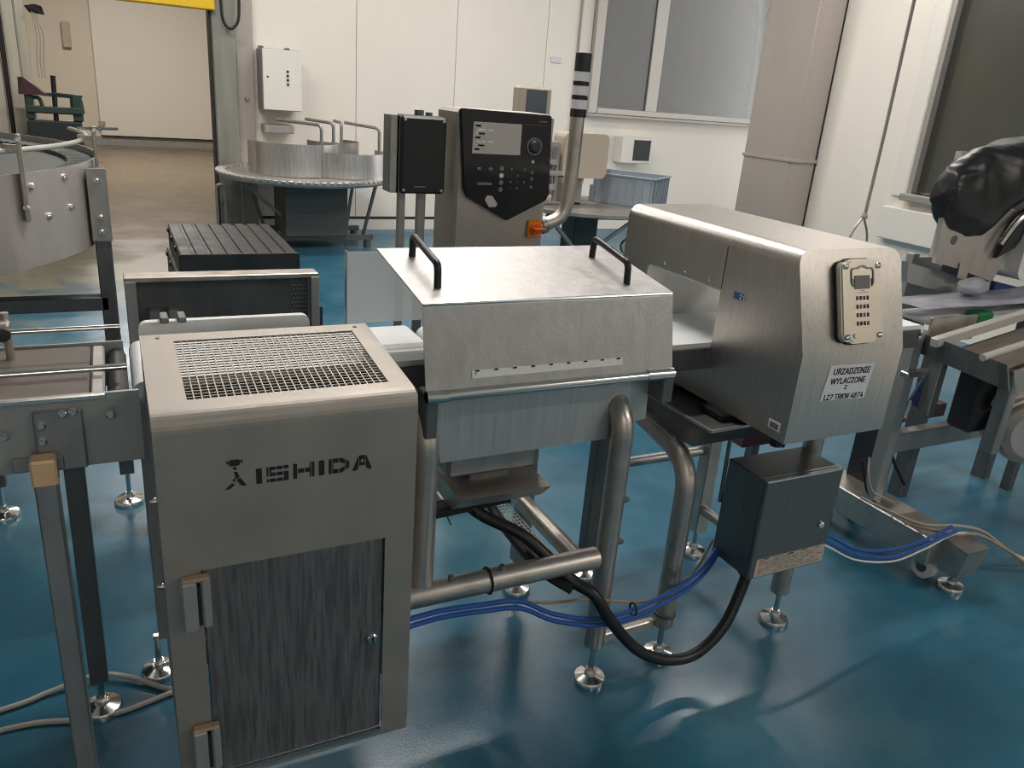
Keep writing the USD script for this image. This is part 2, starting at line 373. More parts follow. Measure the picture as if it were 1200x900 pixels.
for a, b, m in ((-.875, -.79, 'metal_strip'), (-.78, -.745, 'seal_black'), (-.735, -.645, 'metal_strip'), (-.635, -.565, 'metal_strip')):
    obj('jamb_strip', bx(a, b, 8.7, 8.8, 0, 2.9, .008), m, jl)
obj('yellow_lintel', bx(-.66, 1.02, 8.66, 8.80, 2.11, 2.46, .01), 'yellow_paint', None, label='yellow painted beam across the top of the doorway', cat_='beam')

# ceiling lamps
words = ['nearest the yellow doorway beam', 'in front of the back window', 'over the rotary table and pallets', 'beside the right wall window', 'in the far room behind the doorway', 'over the shiny weigh hood', 'behind the photographer on the infeed side', 'behind the photographer on the detector side']
for (x, y, L, pw), w in zip(LAMPS, words):
    t = thing('ceiling_lamp', 'long white fluorescent ceiling lamp ' + w, 'lamp', (x, y, CEIL))
    obj('housing', bx(x-L/2, x+L/2, y-.09, y+.09, CEIL-.06, CEIL-.002, .01), 'lamp_housing', t)
    obj('diffuser', bx(x-L/2+.02, x+L/2-.02, y-.075, y+.075, CEIL-.075, CEIL-.06), 'lamp_glow', t)
    rl = UsdLux.RectLight.Define(stage, t + '/tube_light')
    rl.AddTranslateOp().Set(Gf.Vec3d(0, 0, -.085))
    rl.CreateWidthAttr(L); rl.CreateHeightAttr(.15); rl.CreateIntensityAttr(float(pw)); rl.CreateColorAttr(Gf.Vec3f(1., .945, .90))

# ================================================================ DRIVE CABINET (left foreground)
X0, X1, YF, YK = .022, .492, 1.33, 1.70
t = thing('drive_cabinet', 'bead-blasted steel drive cabinet with mesh top and black lettering', 'cabinet', ((X0+X1)/2, 1.5, .23))
prof = LineString(fillet([(YF, .23, 0), (YF, 1.046, 0), (YK, 1.078, 0), (YK, 1.060, 0)], .032, 8)[:, :2])
sheet = prism(prof.buffer(.0022, cap_style=2), 'x', X0, X1)
side = Polygon(list(prof.coords) + [(YK, .90), (YK, .23)])
dz0, dz1, dx0, dx1 = .244, .742, .079, .434
sheet = diff(sheet, bx(.082, .432, YF-.02, YF+.02, .247, .739), bx(.083, .450, 1.385, 1.655, 1.0, 1.2))
shell = obj('shell', [sheet, prism(side, 'x', X0, X0+.003), prism(side, 'x', X1-.003, X1), bx(X0, X1, YK-.003, YK, .23, .9)], 'steel_blasted', t, 25)
tz = lambda y: 1.046+.032*(y-YF)/(YK-YF)
bars = []
for x in np.arange(.083, .4501, .0136): bars.append(bar((x, 1.383, tz(1.383)-.001), (x, 1.657, tz(1.657)-.001), .0022))
for y in np.arange(1.387, 1.656, .0122): bars.append(bar((.081, y, tz(y)-.001), (.452, y, tz(y)-.001), .0022))
obj('mesh_grille', bars, 'steel_blasted', t, kind='stuff')
for x, y in ((.055, 1.675), (.462, 1.675)): obj('screw', bolt((x, y, tz(y)+.001), (0, 0, 1), .005, .003), 'steel_dark', t, 30)
dr = obj('door', bx(dx0+.006, dx1-.004, YF+.003, YF+.012, dz0+.006, dz1-.006, .002), 'steel_door', t)
obj('door_lock', lathe([(0, 0), (.012, 0), (.012, .006), (.009, .009), (0, .009)], (.409, YF+.003, .497), (0, -1, 0)), 'chrome', dr, 30)
obj('lock_slot', bx(.4075, .4105, YF-.0075, YF-.005, .490, .504), 'seal_black', dr)
obj('door_lip', bx(dx0+.03, dx1-.004, YF-.004, YF+.004, dz0-.004, dz0+.004), 'rod', dr)
for z in (.622, .278):
    h = obj('hinge', [bx(.046, .073, YF-.024, YF-.002, z, z+.106, .004), bx(.080, .097, YF-.020, YF+.002, z, z+.108, .004)], 'steel_grey', t, label='two-leaf grey steel door hinge')
    obj('hinge_pin', bx(.073, .080, YF-.017, YF-.004, z+.008, z+.092), 'seal_black', h)
    obj('hinge_cap', bx(.047, .096, YF-.022, YF-.003, z+.104, z+.112, .003), 'cable_tan', h)
for z in (.66, .845): obj('screw', bolt((X0, 1.42, z), (-1, 0, 0), .006, .012), 'chrome', t, 30)
# lettering: wide stencilled capitals cut by thin gaps, and the little figure mark
def logo_letters():
    H, W = .0305, .0388; polys = []
    def L(rects, x): polys.append((unary_union([sbox(*r) for r in rects]), x))
    s = .0085
    I = [(0, 0, .010, H)]
    q = .0064; S = [(0, 0, W, q), (0, H/2-q/2, W, H/2+q/2), (0, H-q, W, H), (0, H/2, .008, H), (W-.008, 0, W, H/2)]
    Hh = [(0, 0, s, H), (W-s, 0, W, H), (0, H/2-s/2, W, H/2+s/2)]
    x = .187
    for r, w in ((I, .010), (S, W), (Hh, W), (I, .010)):
        L(r, x); x += w+.0085
    D = Polygon([(0, 0), (.024, 0), (W, .009), (W, H-.009), (.024, H), (0, H)]).difference(Polygon([(s, s), (.021, s), (W-s, .012), (W-s, H-.012), (.021, H-s), (s, H-s)]))
    polys.append((D, x)); x += W+.006
    A = Polygon([(0, 0), (.012, H), (W-.012, H), (W, 0), (W-.009, 0), (W-.014, H*.3), (.014, H*.3), (.009, 0)]).difference(Polygon([(.0155, H*.52), (W-.0155, H*.52), (W-.017, H*.74), (.017, H*.74)]))
    polys.append((A, x))
    return polys
from shapely import affinity
gaps = []
for P_, x in logo_letters():
    q = affinity.translate(P_, x, .9)
    cuts = [sbox(gx, .88, gx+.0018, .95) for gx in np.arange(.2085, .43, .0128)]
    q = q.difference(unary_union(cuts))
    obj('logo_letter', prism(q, 'y', YF-.0032, YF-.0022), 'ink', t)
mk = [rrect(.142, .160, .942, .954, .003), sbox(.1375, .947, .141, .952), sbox(.161, .947, .1645, .952), Point(.151, .937).buffer(.003),
      Polygon([(.149, .930), (.155, .930), (.1585, .919), (.152, .915)]), Polygon([(.146, .914), (.151, .918), (.150, .909)]),
      Polygon([(.153, .914), (.160, .917), (.1705, .900), (.160, .902)]), Polygon([(.145, .908), (.150, .905), (.141, .897), (.133, .897)])]
obj('logo_figure', prism(unary_union(mk), 'y', YF-.0032, YF-.0022), 'ink', t)

# ================================================================ INFEED CONVEYOR (left edge)
t = thing('infeed_conveyor', 'grey steel infeed conveyor with bolted side plate and two guide rods', 'conveyor', (-.5, 1.68, 0))
obj('side_plate', prism([(-1.3, .905), (.010, .905), (.010, 1.043), (-1.3, 1.043)], 'y', 1.48, 1.488), 'steel_grey', t)
obj('plate_edge', bx(-1.3, -.045, 1.470, 1.480, 1.037, 1.043), 'rod', t)
obj('far_side_plate', bx(-1.3, -.01, 1.905, 1.911, .90, 1.005), 'steel_grey', t)
obj('belt', bx(-1.3, -.075, 1.492, 1.90, .975, 1.0, .004), 'belt_grey', t)
obj('end_strip', bx(-.073, -.048, 1.495, 1.895, .975, 1.001, .004), 'steel_dull', t)
obj('end_roller', cyl((-.026, 1.50, .970), (-.026, 1.90, .970), .020), 'rubber_black', t, 30)
obj('joint_bracket', bx(-.16, -.083, 1.470, 1.48, .905, 1.02, .003), 'steel_dull', t)
for x, z in ((-.039, 1.005), (-.114, 1.014), (-.097, 1.016), (-.148, .995), (-.149, .965), (-.205, .981), (-.28, 1.0)):
    obj('bolt', bolt((x, 1.471, z), (0, -1, 0), .008, .008), 'chrome', t, 30)
obj('support_post', bx(-.2, -.12, 1.468, 1.48, .91, .935, .002), 'steel_dull', t)
lg = obj('leg', bar((-.150, 1.452, .12), (-.150, 1.452, .9), .04, .036, .003), 'steel_dull', t)
obj('end_cap', bx(-.171, -.130, 1.432, 1.470, .893, .944, .004), 'cap_tan', lg, label='tan square cap on the top of the leg')
foot(t, -.150, 1.452, .13)
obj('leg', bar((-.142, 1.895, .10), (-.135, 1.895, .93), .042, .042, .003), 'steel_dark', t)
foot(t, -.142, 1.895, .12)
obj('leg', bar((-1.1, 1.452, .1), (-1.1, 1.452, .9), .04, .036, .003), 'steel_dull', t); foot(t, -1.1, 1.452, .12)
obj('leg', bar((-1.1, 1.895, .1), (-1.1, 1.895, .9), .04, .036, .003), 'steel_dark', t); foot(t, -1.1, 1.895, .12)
obj('guide_rod', cyl((-1.3, 1.55, 1.066), (-.006, 1.55, 1.066), .0065, 12), 'rod', t, 30)
obj('guide_rod', cyl((-1.3, 1.80, 1.068), (-.012, 1.80, 1.070), .0055, 12), 'rod', t, 30)
ck = obj('rod_clamp', [bx(-.232, -.212, 1.79, 1.83, 1.05, 1.088, .004), cyl((-.222, 1.84, .95), (-.222, 1.84, 1.10), .008)], 'steel_tube', t, 30)
obj('clamp_knob', lathe([(0, 0), (.014, 0), (.014, .012), (0, .016)], (-.222, 1.79, 1.07), (0, -1, 0), 10), 'plastic_dark', ck, 30)
for x in (-.9,): obj('rod_clamp', [bx(x-.01, x+.01, 1.79, 1.83, 1.05, 1.088, .004), cyl((x, 1.84, .95), (x, 1.84, 1.10), .008)], 'steel_tube', t, 30)

# ================================================================ CHECKWEIGHER STAND (tube frame)
t = thing('weigher_stand', 'beige steel tube stand with round levelling feet under the hood', 'stand', (.6, 1.76, 0))
def U(x, z0, zb, y1=1.9, rise=.02): return tube([(x, 1.53, z0), (x, 1.53, zb), (x, y1, zb+rise)], .030, .085, 16)
legR = U(1.13, .13, .865)
obj('leg', legR, 'steel_tube', t, 30)
obj('leg', tube([(.59, 1.53, .44), (.59, 1.53, .895), (.59, 1.9, .91)], .030, .085, 16), 'steel_tube', t, 30)
obj('cross_tube', tube([(.05, 1.515, .438), (1.085, 1.515, .438)], .030, n=18), 'steel_tube', t, 30)
obj('tube_cap', cyl((1.085, 1.515, .438), (1.089, 1.515, .438), .027, 18), 'steel_dull', t, 30)
obj('side_tube', tube([(1.05, 1.54, .42), (1.05, 2.0, .42)], .026), 'steel_tube', t, 30)
for x in (1.122, .03):
    obj('leg', bar((x, 2.0, .12), (x, 2.0, .93), .05, .05, .004), 'steel_dull', t)
foot(t, 1.122, 2.0, .13); foot(t, 1.129, 1.528, .14); foot(t, 0.0, 1.991, .13); foot(t, .06, 1.53, .14)
obj('leg', tube([(.06, 1.53, .13), (.06, 1.53, .9)], .028), 'steel_tube', t, 30)
obj('floor_brace', bar((1.16, 1.56, .118), (1.36, 1.56, .122), .022, .03, .003), 'steel_tube', t)
for z in (.47, .60): obj('clip_bolt', bolt((1.157, 1.522, z), (1, -.3, 0), .009, .016), 'steel_dark', t, 30)
for x in (.66, .80): obj('stud', lathe([(0, 0), (.007, 0), (.007, .014), (0, .016)], (x, 1.51, .466), n=8), 'steel_dark', t, 30)
obj('cable_tie', sweep([(.765+.0, 1.515+.032*math.cos(a), .438+.034*math.sin(a)) for a in np.linspace(0, 2*math.pi, 20)[:-1]], .003, 6, True), 'rubber_black', t, 30)
# weigh cell box and brackets under the belt
g = obj('load_cell_box', bx(.70, .96, 1.66, 1.84, .66, .78, .01), 'steel_dull', t)
obj('drip_tray', hull([(.71, 1.64, .585), (.97, 1.64, .585), (.71, 1.86, .585), (.97, 1.86, .585), (.715, 1.60, .63), (.975, 1.60, .63), (.715, 1.88, .63), (.975, 1.88, .63)]), 'steel_tube', t)
obj('cell_bracket', bx(.78, .90, 1.70, 1.80, .62, .68, .004), 'steel_dark', t)
obj('cable_duct', [bar((.60, 1.66, .575), (.90, 1.70, .565), .045, .03, .004)], 'rubber_black', t)
for x in (.64, .70, .78, .84): obj('cable_tie_end', cyl((x, 1.65, .565), (x+.006, 1.63, .545), .002, 5), 'rubber_black', t)

# white belts, from left to right
def belt_loop(x0, x1, y0, y1, zt, th=.05):
    return prism(rrect(x0, x1, zt-th, zt, th/2-.001), 'y', y0, y1)
def belt(label, x0, x1, y0, y1, zt):
    b = thing('conveyor_belt', label, 'conveyor belt', ((x0+x1)/2, (y0+y1)/2, zt-.05))
    obj('belt_band', belt_loop(x0, x1, y0, y1, zt), 'belt_white', b, 30)
    for y in (y0-.012, y1+.004): obj('side_rail', bx(x0+.03, x1-.03, y, y+.008, zt-.075, zt-.012, .002), 'steel_dark', b)
    for x in (x0+.028, x1-.028): obj('roller_shaft', cyl((x, y0-.02, zt-.026), (x, y1+.02, zt-.026), .009, 10), 'rod', b, 30)
    return b
b = belt('white belt with rounded end seen through the cabinet mesh', .000, .705, 1.70, 1.985, .978)
obj('bed_frame', bx(.05, .68, 1.71, 1.97, .86, .92, .004), 'steel_dark', b)
belt('white weigh belt hidden beneath the shiny hood', .72, 1.23, 1.70, 1.985, .972)
g = thing('side_guard', 'white plastic side guard with a rounded corner behind the cabinet top', 'guard', (.23, 2.05, .9))
obj('guard_plate', prism(rrect(.026, .44, .90, 1.006, .02), 'y', 2.04, 2.062), 'plastic_white', g, 30)
for x in (.075, .115): obj('guard_clip', bx(x, x+.02, 2.02, 2.08, 1.006, 1.02, .003), 'steel_dark', g)
obj('guard_bracket', [bx(.08, .1, 2.0, 2.04, .86, .95, .002), bx(.34, .36, 2.0, 2.04, .86, .95, .002)], 'steel_dark', g)

# ================================================================ HOOD over the weigh belt
t = thing('weigh_hood', 'shiny brushed steel lift-up hood with two black handles', 'hood', (.88, 1.65, .985))
HX0, HX1 = .557, 1.202
topz = lambda y: 1.172+.05*(y-1.503)/.327
pr_h = LineString(fillet([(1.462, .992, 0), (1.503, 1.172, 0), (1.83, 1.222, 0)], .008, 4)[:, :2])
obj('lid', prism(pr_h.buffer(.0018, cap_style=2), 'x', HX0, HX1), 'steel_lid', t, 20)
obj('side_sheet', prism([(1.466, .992), (1.503, 1.169), (1.83, 1.219), (1.83, .992)], 'x', HX1-.003, HX1-.0005), 'steel_lid', t)
obj('hem', cyl((HX0+.002, 1.503, 1.1705), (HX1-.002, 1.503, 1.1705), .0042, 8), 'rod', t, 30)
hz = obj('hinge_tube', cyl((.557, 1.458, .980), (1.202, 1.458, .980), .0125, 16), 'rod', t, 30)
for a, c in ((.557, .605), (1.125, 1.203)): obj('hinge_sleeve', cyl((a, 1.458, .980), (c, 1.458, .980), .0145, 16), 'rod', hz, 30)
for x, y0, y1 in ((.622, 1.585, 1.775), (1.108, 1.565, 1.745)):
    h = obj('handle', tube([(x, y0, topz(y0)), (x, y0+.004, topz(y0)+.052), (x+.006, y1-.004, topz(y1)+.052), (x+.006, y1, topz(y1))], .0085, .016, 12), 'handle_black', t, 35, label='black bow handle')
st = obj('label_strip', hull([(x, y-.0025-d, z) for x, dz in ((.664, 0), (1.054, 0)) for y, z in ((1.4665, 1.012), (1.4705, 1.029)) for d in (0, .0012)]), 'label_silver', t, label='white label strip with small dark marks')
for i, x in enumerate(np.linspace(.672, 1.038, 9)):
    zz = 1.0265
    obj('strip_mark', bx(x, x+.008, 1.4635, 1.4665, zz, zz+.0028), 'ink', t)
obj('strip_mark', text('7', .008, (.668, 1.4648, 1.016), depth=.0008), 'ink', t)

g = thing('back_guard', 'frosted grey plastic guard sheet standing behind the shiny hood', 'guard', (.85, 1.845, .99))
obj('guard_sheet', bx(.487, 1.19, 1.842, 1.845, 1.035, 1.214, .001), 'frosted_sheet', g)
obj('sheet_edge', bx(.484, .488, 1.840, 1.847, 1.035, 1.216), 'rod', g)
obj('sheet_post', [bx(.75, .77, 1.846, 1.86, .93, 1.1, .002), bx(1.1, 1.12, 1.846, 1.86, .93, 1.1, .002)], 'steel_dark', g)
g = thing('front_shield', 'flat brushed steel skirt sheet below the hood tube', 'shield', (.9, 1.565, .77))
sp = Polygon([(.603, .965), (.603, .90), (.628, .83), (.640, .765), (1.145, .768), (1.172, .806), (1.222, .812), (1.214, .965)])
sh = prism(sp, 'y', 1.562, 1.5645)
sh = diff(sh, inter(bx(1.0, 1.25, 1.5, 1.63, .6, 1.2), tube([(1.13, 1.53, .13), (1.13, 1.53, .865), (1.13, 1.9, .885)], .033, .085, 16)))
obj('shield_sheet', sh, 'steel_shield', g)
obj('top_flange', bx(.60, 1.215, 1.47, 1.564, .962, .966, .001), 'steel_shield', g)
obj('end_bracket', bx(.575, .603, 1.50, 1.56, .86, .966, .003), 'steel_dark', g)
obj('end_bracket', bx(1.216, 1.25, 1.50, 1.60, .88, .966, .003), 'steel_dark', g)

# ================================================================ METAL DETECTOR
t = thing('metal_detector', 'brushed steel metal detector head with keypad and white paper notice', 'metal detector', (1.68, 1.75, .8))
DX0, DX1 = 1.5, 1.865
A = prism(rrect(DX0, DX1, .70, 1.292, .04).intersection(sbox(1.4, .80, 2, 1.4)), 'y', 1.2, 2.155)
B = prism([(1.335, .80), (1.335, 1.04), (1.415, 1.292), (2.155, 1.292), (2.155, .80)], 'x', 1.4, 2.0)
body = inter(A, B)
body = diff(body, bx(1.3, 2.1, 1.667, 2.022, .925, 1.127))
obj('head', body, 'steel_head', t, 25)
obj('aperture_liner', [bx(DX0+.004, DX1-.004, 2.014, 2.022, .93, 1.125), bx(DX0+.004, DX1-.004, 1.667, 1.672, .93, 1.125), bx(DX0+.004, DX1-.004, 1.667, 2.02, 1.121, 1.127)], 'liner_grey', t)
for y in (1.72, 1.83, 1.93): obj('liner_screw', bolt((DX0-.001, y, 1.145), (-1, 0, 0), .005, .004), 'chrome', t, 30)
obj('seam_line', bx(DX0-.0012, DX0+.001, 1.665, 1.667, 1.13, 1.25), 'steel_dark', t)
# keypad on the leaning upper face
n_up = np.array([0, -(1.292-1.04), .08]); n_up /= np.linalg.norm(n_up); e_up = np.array([0, .08, .252]); e_up /= np.linalg.norm(e_up)
fc = lambda u, v, d=0.: np.array([DX0, 1.335, 1.04]) + np.array([u, 0, 0]) + e_up*v + n_up*d
def onface(poly, d0, d1):
    ps = poly.geoms if hasattr(poly, 'geoms') else [poly]; ms = []
    for q in ps:
        m = trimesh.creation.extrude_polygon(q, d1-d0, engine='earcut'); m.apply_translation([0, 0, d0]); ms.append(place(m, fc(0, 0), (1, 0, 0), e_up))
    return cat(ms)
kx0, kx1, kz0, kz1 = .114, .262, .022, .236
pad = rrect(kx0, kx1, kz0+.006, kz1-.006, .018).union(rrect(kx0+.022, kx1-.022, kz0, kz1, .02))
obj('keypad_gasket', onface(pad.buffer(.003), 0, .008), 'rubber_black', t, 30)
kp = obj('keypad', cat([onface(pad, .008, .021), onface(pad.buffer(-.005), .021, .024)]), 'keypad_steel', t, 30)
arch = rrect(.147, .229, .168, .214, .01).union(Point(.188, .192).buffer(.028)).difference(rrect(.151, .225, .165, .210, .008).union(Point(.188, .188).buffer(.027)))
obj('keypad_arch', onface(arch, .024, .0265), 'steel_dark', kp)
obj('keypad_screen', onface(rrect(.160, .214, .160, .194, .002), .024, .0255), 'screen_dark', kp)
for x in (.152, .220): obj('screen_light', onface(rrect(x, x+.004, .166, .186, .001), .024, .0255), 'ink', kp)
obj('keypad_text', [onface(sbox(.170, .150, .208, .1515), .024, .0247), onface(sbox(.182, .155, .194, .1565), .024, .0247)], 'ink_pale', kp)
for r_ in range(4):
    for c_ in range(4):
        x, z = .165+c_*.0125, .132-r_*.0215
        obj('key', onface(rrect(x, x+.0062, z, z+.010, .001), .024, .0256), 'ink' if (r_*3+c_*5) % 4 else 'screen_dark', kp)
obj('keypad_badge', onface(rrect(.152, .226, .036, .048, .005), .024, .0275), 'keypad_steel', kp)
for x in (.130, .246):
    for z in (.040, .218): obj('keypad_screw', place(lathe([(0, 0), (.008, 0), (.0075, .004), (.004, .007), (0, .0075)], n=12), fc(x, z, .024), (1, 0, 0), e_up), 'chrome', kp, 35)
# notice on the lower face
nt = obj('notice_sheet', prism([(1.594, .912), (1.607, 1.008), (1.769, 1.003), (1.757, .905)], 'y', 1.3335, 1.3347), 'paper_white', t, label='white paper notice with black capitals')
for s, x, z, h in (('URZADZENIE', 1.619, .982, .0165), ('WYLACZONE', 1.617, .956, .0155), ('Z', 1.672, .938, .011), ('LZ7 TRKW 4874', 1.604, .913, .0145)):
    m = meshkit.text_mesh(s, h, .0006, True); w = m.bounds[1][0]-m.bounds[0][0]; tgt = {'URZADZENIE': .135, 'WYLACZONE': .128, 'Z': .009}.get(s, .146)
    m.apply_scale([tgt/w, 1, 1]); obj('notice_text', place(m, (x, 1.3333, z), (1, 0, -.03), (.13, 0, 1)), 'ink', nt)
obj('maker_label', bx(DX0-.0012, DX0, 1.575, 1.612, 1.118, 1.138), 'ink_blue', t, label='small blue label')
obj('maker_label_text', text('21', .014, (DX0-.0014, 1.590, 1.121), (0, -1, 0), (0, 0, 1), .0006, True), 'paper_white', t)
obj('type_label', bx(DX0-.0012, DX0, 1.358, 1.400, .824, .848), 'paper_white', t)
obj('type_label_print', [bx(DX0-.0016, DX0-.001, 1.364, 1.394, z, z+.003) for z in (.829, .834, .839)], 'ink', t)
obj('cable_gland', [cyl((1.52, 1.38, .775), (1.52, 1.38, .80), .016, 8), cyl((1.545, 1.385, .768), (1.545, 1.385, .80), .012, 8)], 'rubber_black', t, 30)
b = belt('white outfeed belt passing through the metal detector opening', 1.26, 2.42, 1.672, 1.955, .972)
obj('bed_plate', bx(1.28, 2.40, 1.69, 1.95, .93, .945, .002), 'steel_dark', b)

# detector stand
t = thing('detector_stand', 'steel stand with bent front leg carrying the metal detector', 'stand', (1.63, 1.77, 0))
obj('leg', tube([(1.388, 1.546, .12), (1.388, 1.546, .67), (1.388, 1.86, .72)], .030, .11, 16), 'steel_tube', t, 30)
obj('leg', tube([(1.868, 1.552, .12), (1.868, 1.552, .80)], .030, n=16), 'steel_tube', t, 30)
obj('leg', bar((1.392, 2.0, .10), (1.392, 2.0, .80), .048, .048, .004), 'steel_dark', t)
obj('leg', bar((1.872, 1.99, .10), (1.872, 1.99, .80), .055, .055, .004), 'steel_tube', t)
for x, y in ((1.388, 1.546), (1.868, 1.550), (1.392, 2.0), (1.872, 1.99)): foot(t, x, y, .14)
obj('cross_tube', tube([(1.41, 2.0, .432), (1.85, 2.0, .432)], .018), 'steel_dull', t, 30)
obj('cross_tube', tube([(1.868, 1.58, .20), (1.868, 1.98, .20)], .02), 'steel_dull', t, 30)
obj('leg_ring', lathe([(.031, 0), (.034, .002), (.034, .012), (.031, .014)], (1.388, 1.546, .155)), 'steel_dark', t, 30)
# sloping steel cradle under the head
obj('cradle', hull([(1.40, 1.50, .775), (1.74, 1.50, .785), (1.40, 1.93, .775), (1.74, 1.93, .785), (1.385, 1.545, .715), (1.76, 1.53, .73), (1.385, 1.90, .69), (1.76, 1.90, .70)]), 'steel_dark', t)
obj('cradle_lip', [bar((1.40, 1.50, .778), (1.40, 1.93, .778), .008), bar((1.40, 1.50, .778), (1.74, 1.50, .787), .008)], 'steel_tube', t)
obj('cradle_pad', [bx(1.47, 1.74, 1.54, 1.64, .782, .80, .003), bx(1.47, 1.74, 1.78, 1.90, .782, .80, .003)], 'rubber_black', t)
obj('strut', bar((1.388, 1.62, .70), (1.388, 1.98, .74), .04, .03, .004), 'steel_dull', t)

# ================================================================ STEEL CONTROL BOX under the detector
t = thing('control_box', 'closed steel control box with tan print label under the metal detector', 'control box', (1.69, 1.48, .335))
BX0, BX1, BY, BK, BZ0, BZ1 = 1.546, 1.838, 1.40, 1.562, .333, .648
obj('body', bx(BX0, BX1, BY+.014, BK, BZ0, BZ1, .003), 'steel_box', t)
d = obj('door', bx(BX0-.002, BX1+.002, BY, BY+.012, BZ0-.002, BZ1+.002, .004), 'steel_box', t)
obj('door_edge', bx(BX0-.002, BX1+.002, BY+.001, BY+.011, BZ1+.002, BZ1+.0035), 'rod', d)
obj('body_edge', bx(BX0, BX1, BY+.016, BY+.024, BZ1, BZ1+.0025), 'rod', t)
obj('door_lock', lathe([(0, 0), (.011, 0), (.011, .005), (.007, .008), (0, .008)], (1.795, BY, .470), (0, -1, 0)), 'chrome', d, 30)
lb = obj('door_label', bx(BX0+.018, BX1-.002, BY-.0014, BY-.0002, .338, .398), 'label_tan', d, label='tan strip label with rows of tiny print')
for z in np.arange(.346, .392, .0075):
    x = BX0+.03
    while x < BX1-.03:
        w = random.uniform(.006, .03)
        if random.random() < .75: obj('label_print', bx(x, min(x+w, BX1-.01), BY-.0019, BY-.0013, z, z+.003), random.choice(['ink_pale', 'ink_pale', 'cable_tan', 'ink_red']), d)
        x += w+.006
for x in (BX0+.045, BX0+.14, BX0+.195): obj('label_print', bx(x, x+.02, BY-.0019, BY-.0013, .3935, .3965), 'ink', d)
obj('mounting_bracket', bx(1.83, 1.86, 1.50, 1.53, .42, .58, .003), 'steel_dark', t)
obj('cable_gland', cyl((1.60, 1.46, .305), (1.60, 1.46, .335), .024, 12), 'rubber_black', t, 30)
obj('hook', tube([(1.549, 1.57, .50), (1.549, 1.575, .70), (1.56, 1.58, .72)], .006), 'steel_dark', t, 30)

# ================================================================ CABLES
obj('hose', sweep(spline([(.74, 1.72, .60), (.80, 1.66, .545), (.90, 1.58, .50), (1.00, 1.50, .40), (1.05, 1.45, .37), (1.10, 1.43, .29), (1.20, 1.425, .17), (1.31, 1.42, .105), (1.42, 1.42, .095), (1.52, 1.43, .16), (1.59, 1.455, .27), (1.60, 1.46, .32)]), .0165, 12), 'rubber_black', None, 30, 'thick black hose drooping from the stand into the control box', cat_='hose')
def cable(label, pts, r, m, name='cable', group=None): return obj(name, sweep(spline(pts), r, 8), m, None, 30, label, cat_='cable', group=group)
cable('upper bright blue cable sagging under the stand tube', [(.50, 1.478, .40), (.62, 1.478, .408), (.735, 1.478, .398), (.84, 1.475, .385), (.94, 1.46, .33), (1.10, 1.46, .275), (1.28, 1.47, .285), (1.45, 1.50, .32), (1.60, 1.57, .37)], .0065, 'cable_blue')
cable('lower bright blue cable running beside its twin', [(.50, 1.47, .385), (.62, 1.47, .394), (.735, 1.47, .384), (.84, 1.468, .368), (.94, 1.45, .315), (1.10, 1.45, .262), (1.28, 1.46, .268), (1.45, 1.49, .305), (1.60, 1.565, .355)], .0065, 'cable_blue')
cable('thin tan cable behind the blue cables', [(.70, 1.50, .385), (.84, 1.50, .365), (.95, 1.50, .335), (1.08, 1.50, .315), (1.28, 1.50, .26), (1.45, 1.53, .29), (1.58, 1.60, .34)], .004, 'cable_tan')
cable('thin grey cable below the blue cables by the hose', [(.95, 1.49, .31), (1.10, 1.47, .25), (1.28, 1.48, .245), (1.45, 1.51, .275), (1.58, 1.58, .325)], .0035, 'cable_grey')
obj('cable_tie', sweep([(1.20, 1.465+.016*math.cos(a), .275+.02*math.sin(a)) for a in np.linspace(0, 2*math.pi, 16)[:-1]], .003, 6, True), 'rubber_black', None, 30, 'black cable tie around the blue cables near the hose', cat_='cable tie')
cable('upper pale cable on the floor left of the cabinet', [(-.75, 1.93, .008), (-.37, 1.975, .010), (-.27, 2.0, .012), (-.16, 2.01, .025), (-.08, 1.985, .016), (.01, 1.91, .010), (.09, 1.86, .012)], .007, 'cable_grey')
cable('lower pale cable on the floor left of the cabinet', [(-.75, 1.85, .008), (-.36, 1.90, .008), (-.19, 1.868, .008), (-.10, 1.862, .008), (.01, 1.885, .010), (.10, 1.90, .012)], .007, 'cable_grey')
# wire basket cable tray beside the side tube
t = thing('cable_basket', 'white wire mesh basket tray holding black cable under the stand', 'cable tray', (1.0, 1.75, .40))
for x in np.linspace(.965, 1.012, 5): obj('wire', cyl((x, 1.56, .405), (x, 1.97, .405), .0019, 6), 'plastic_white', t)
for y in np.arange(1.57, 1.97, .018): obj('wire', cyl((.963, y, .403), (1.014, y, .403), .0016, 5), 'plastic_white', t)
cable('thick black cable lying along the white wire basket', [(.93, 1.95, .52), (.93, 1.85, .44), (.935, 1.70, .415), (.95, 1.56, .40), (1.0, 1.48, .38)], .016, 'rubber_black')
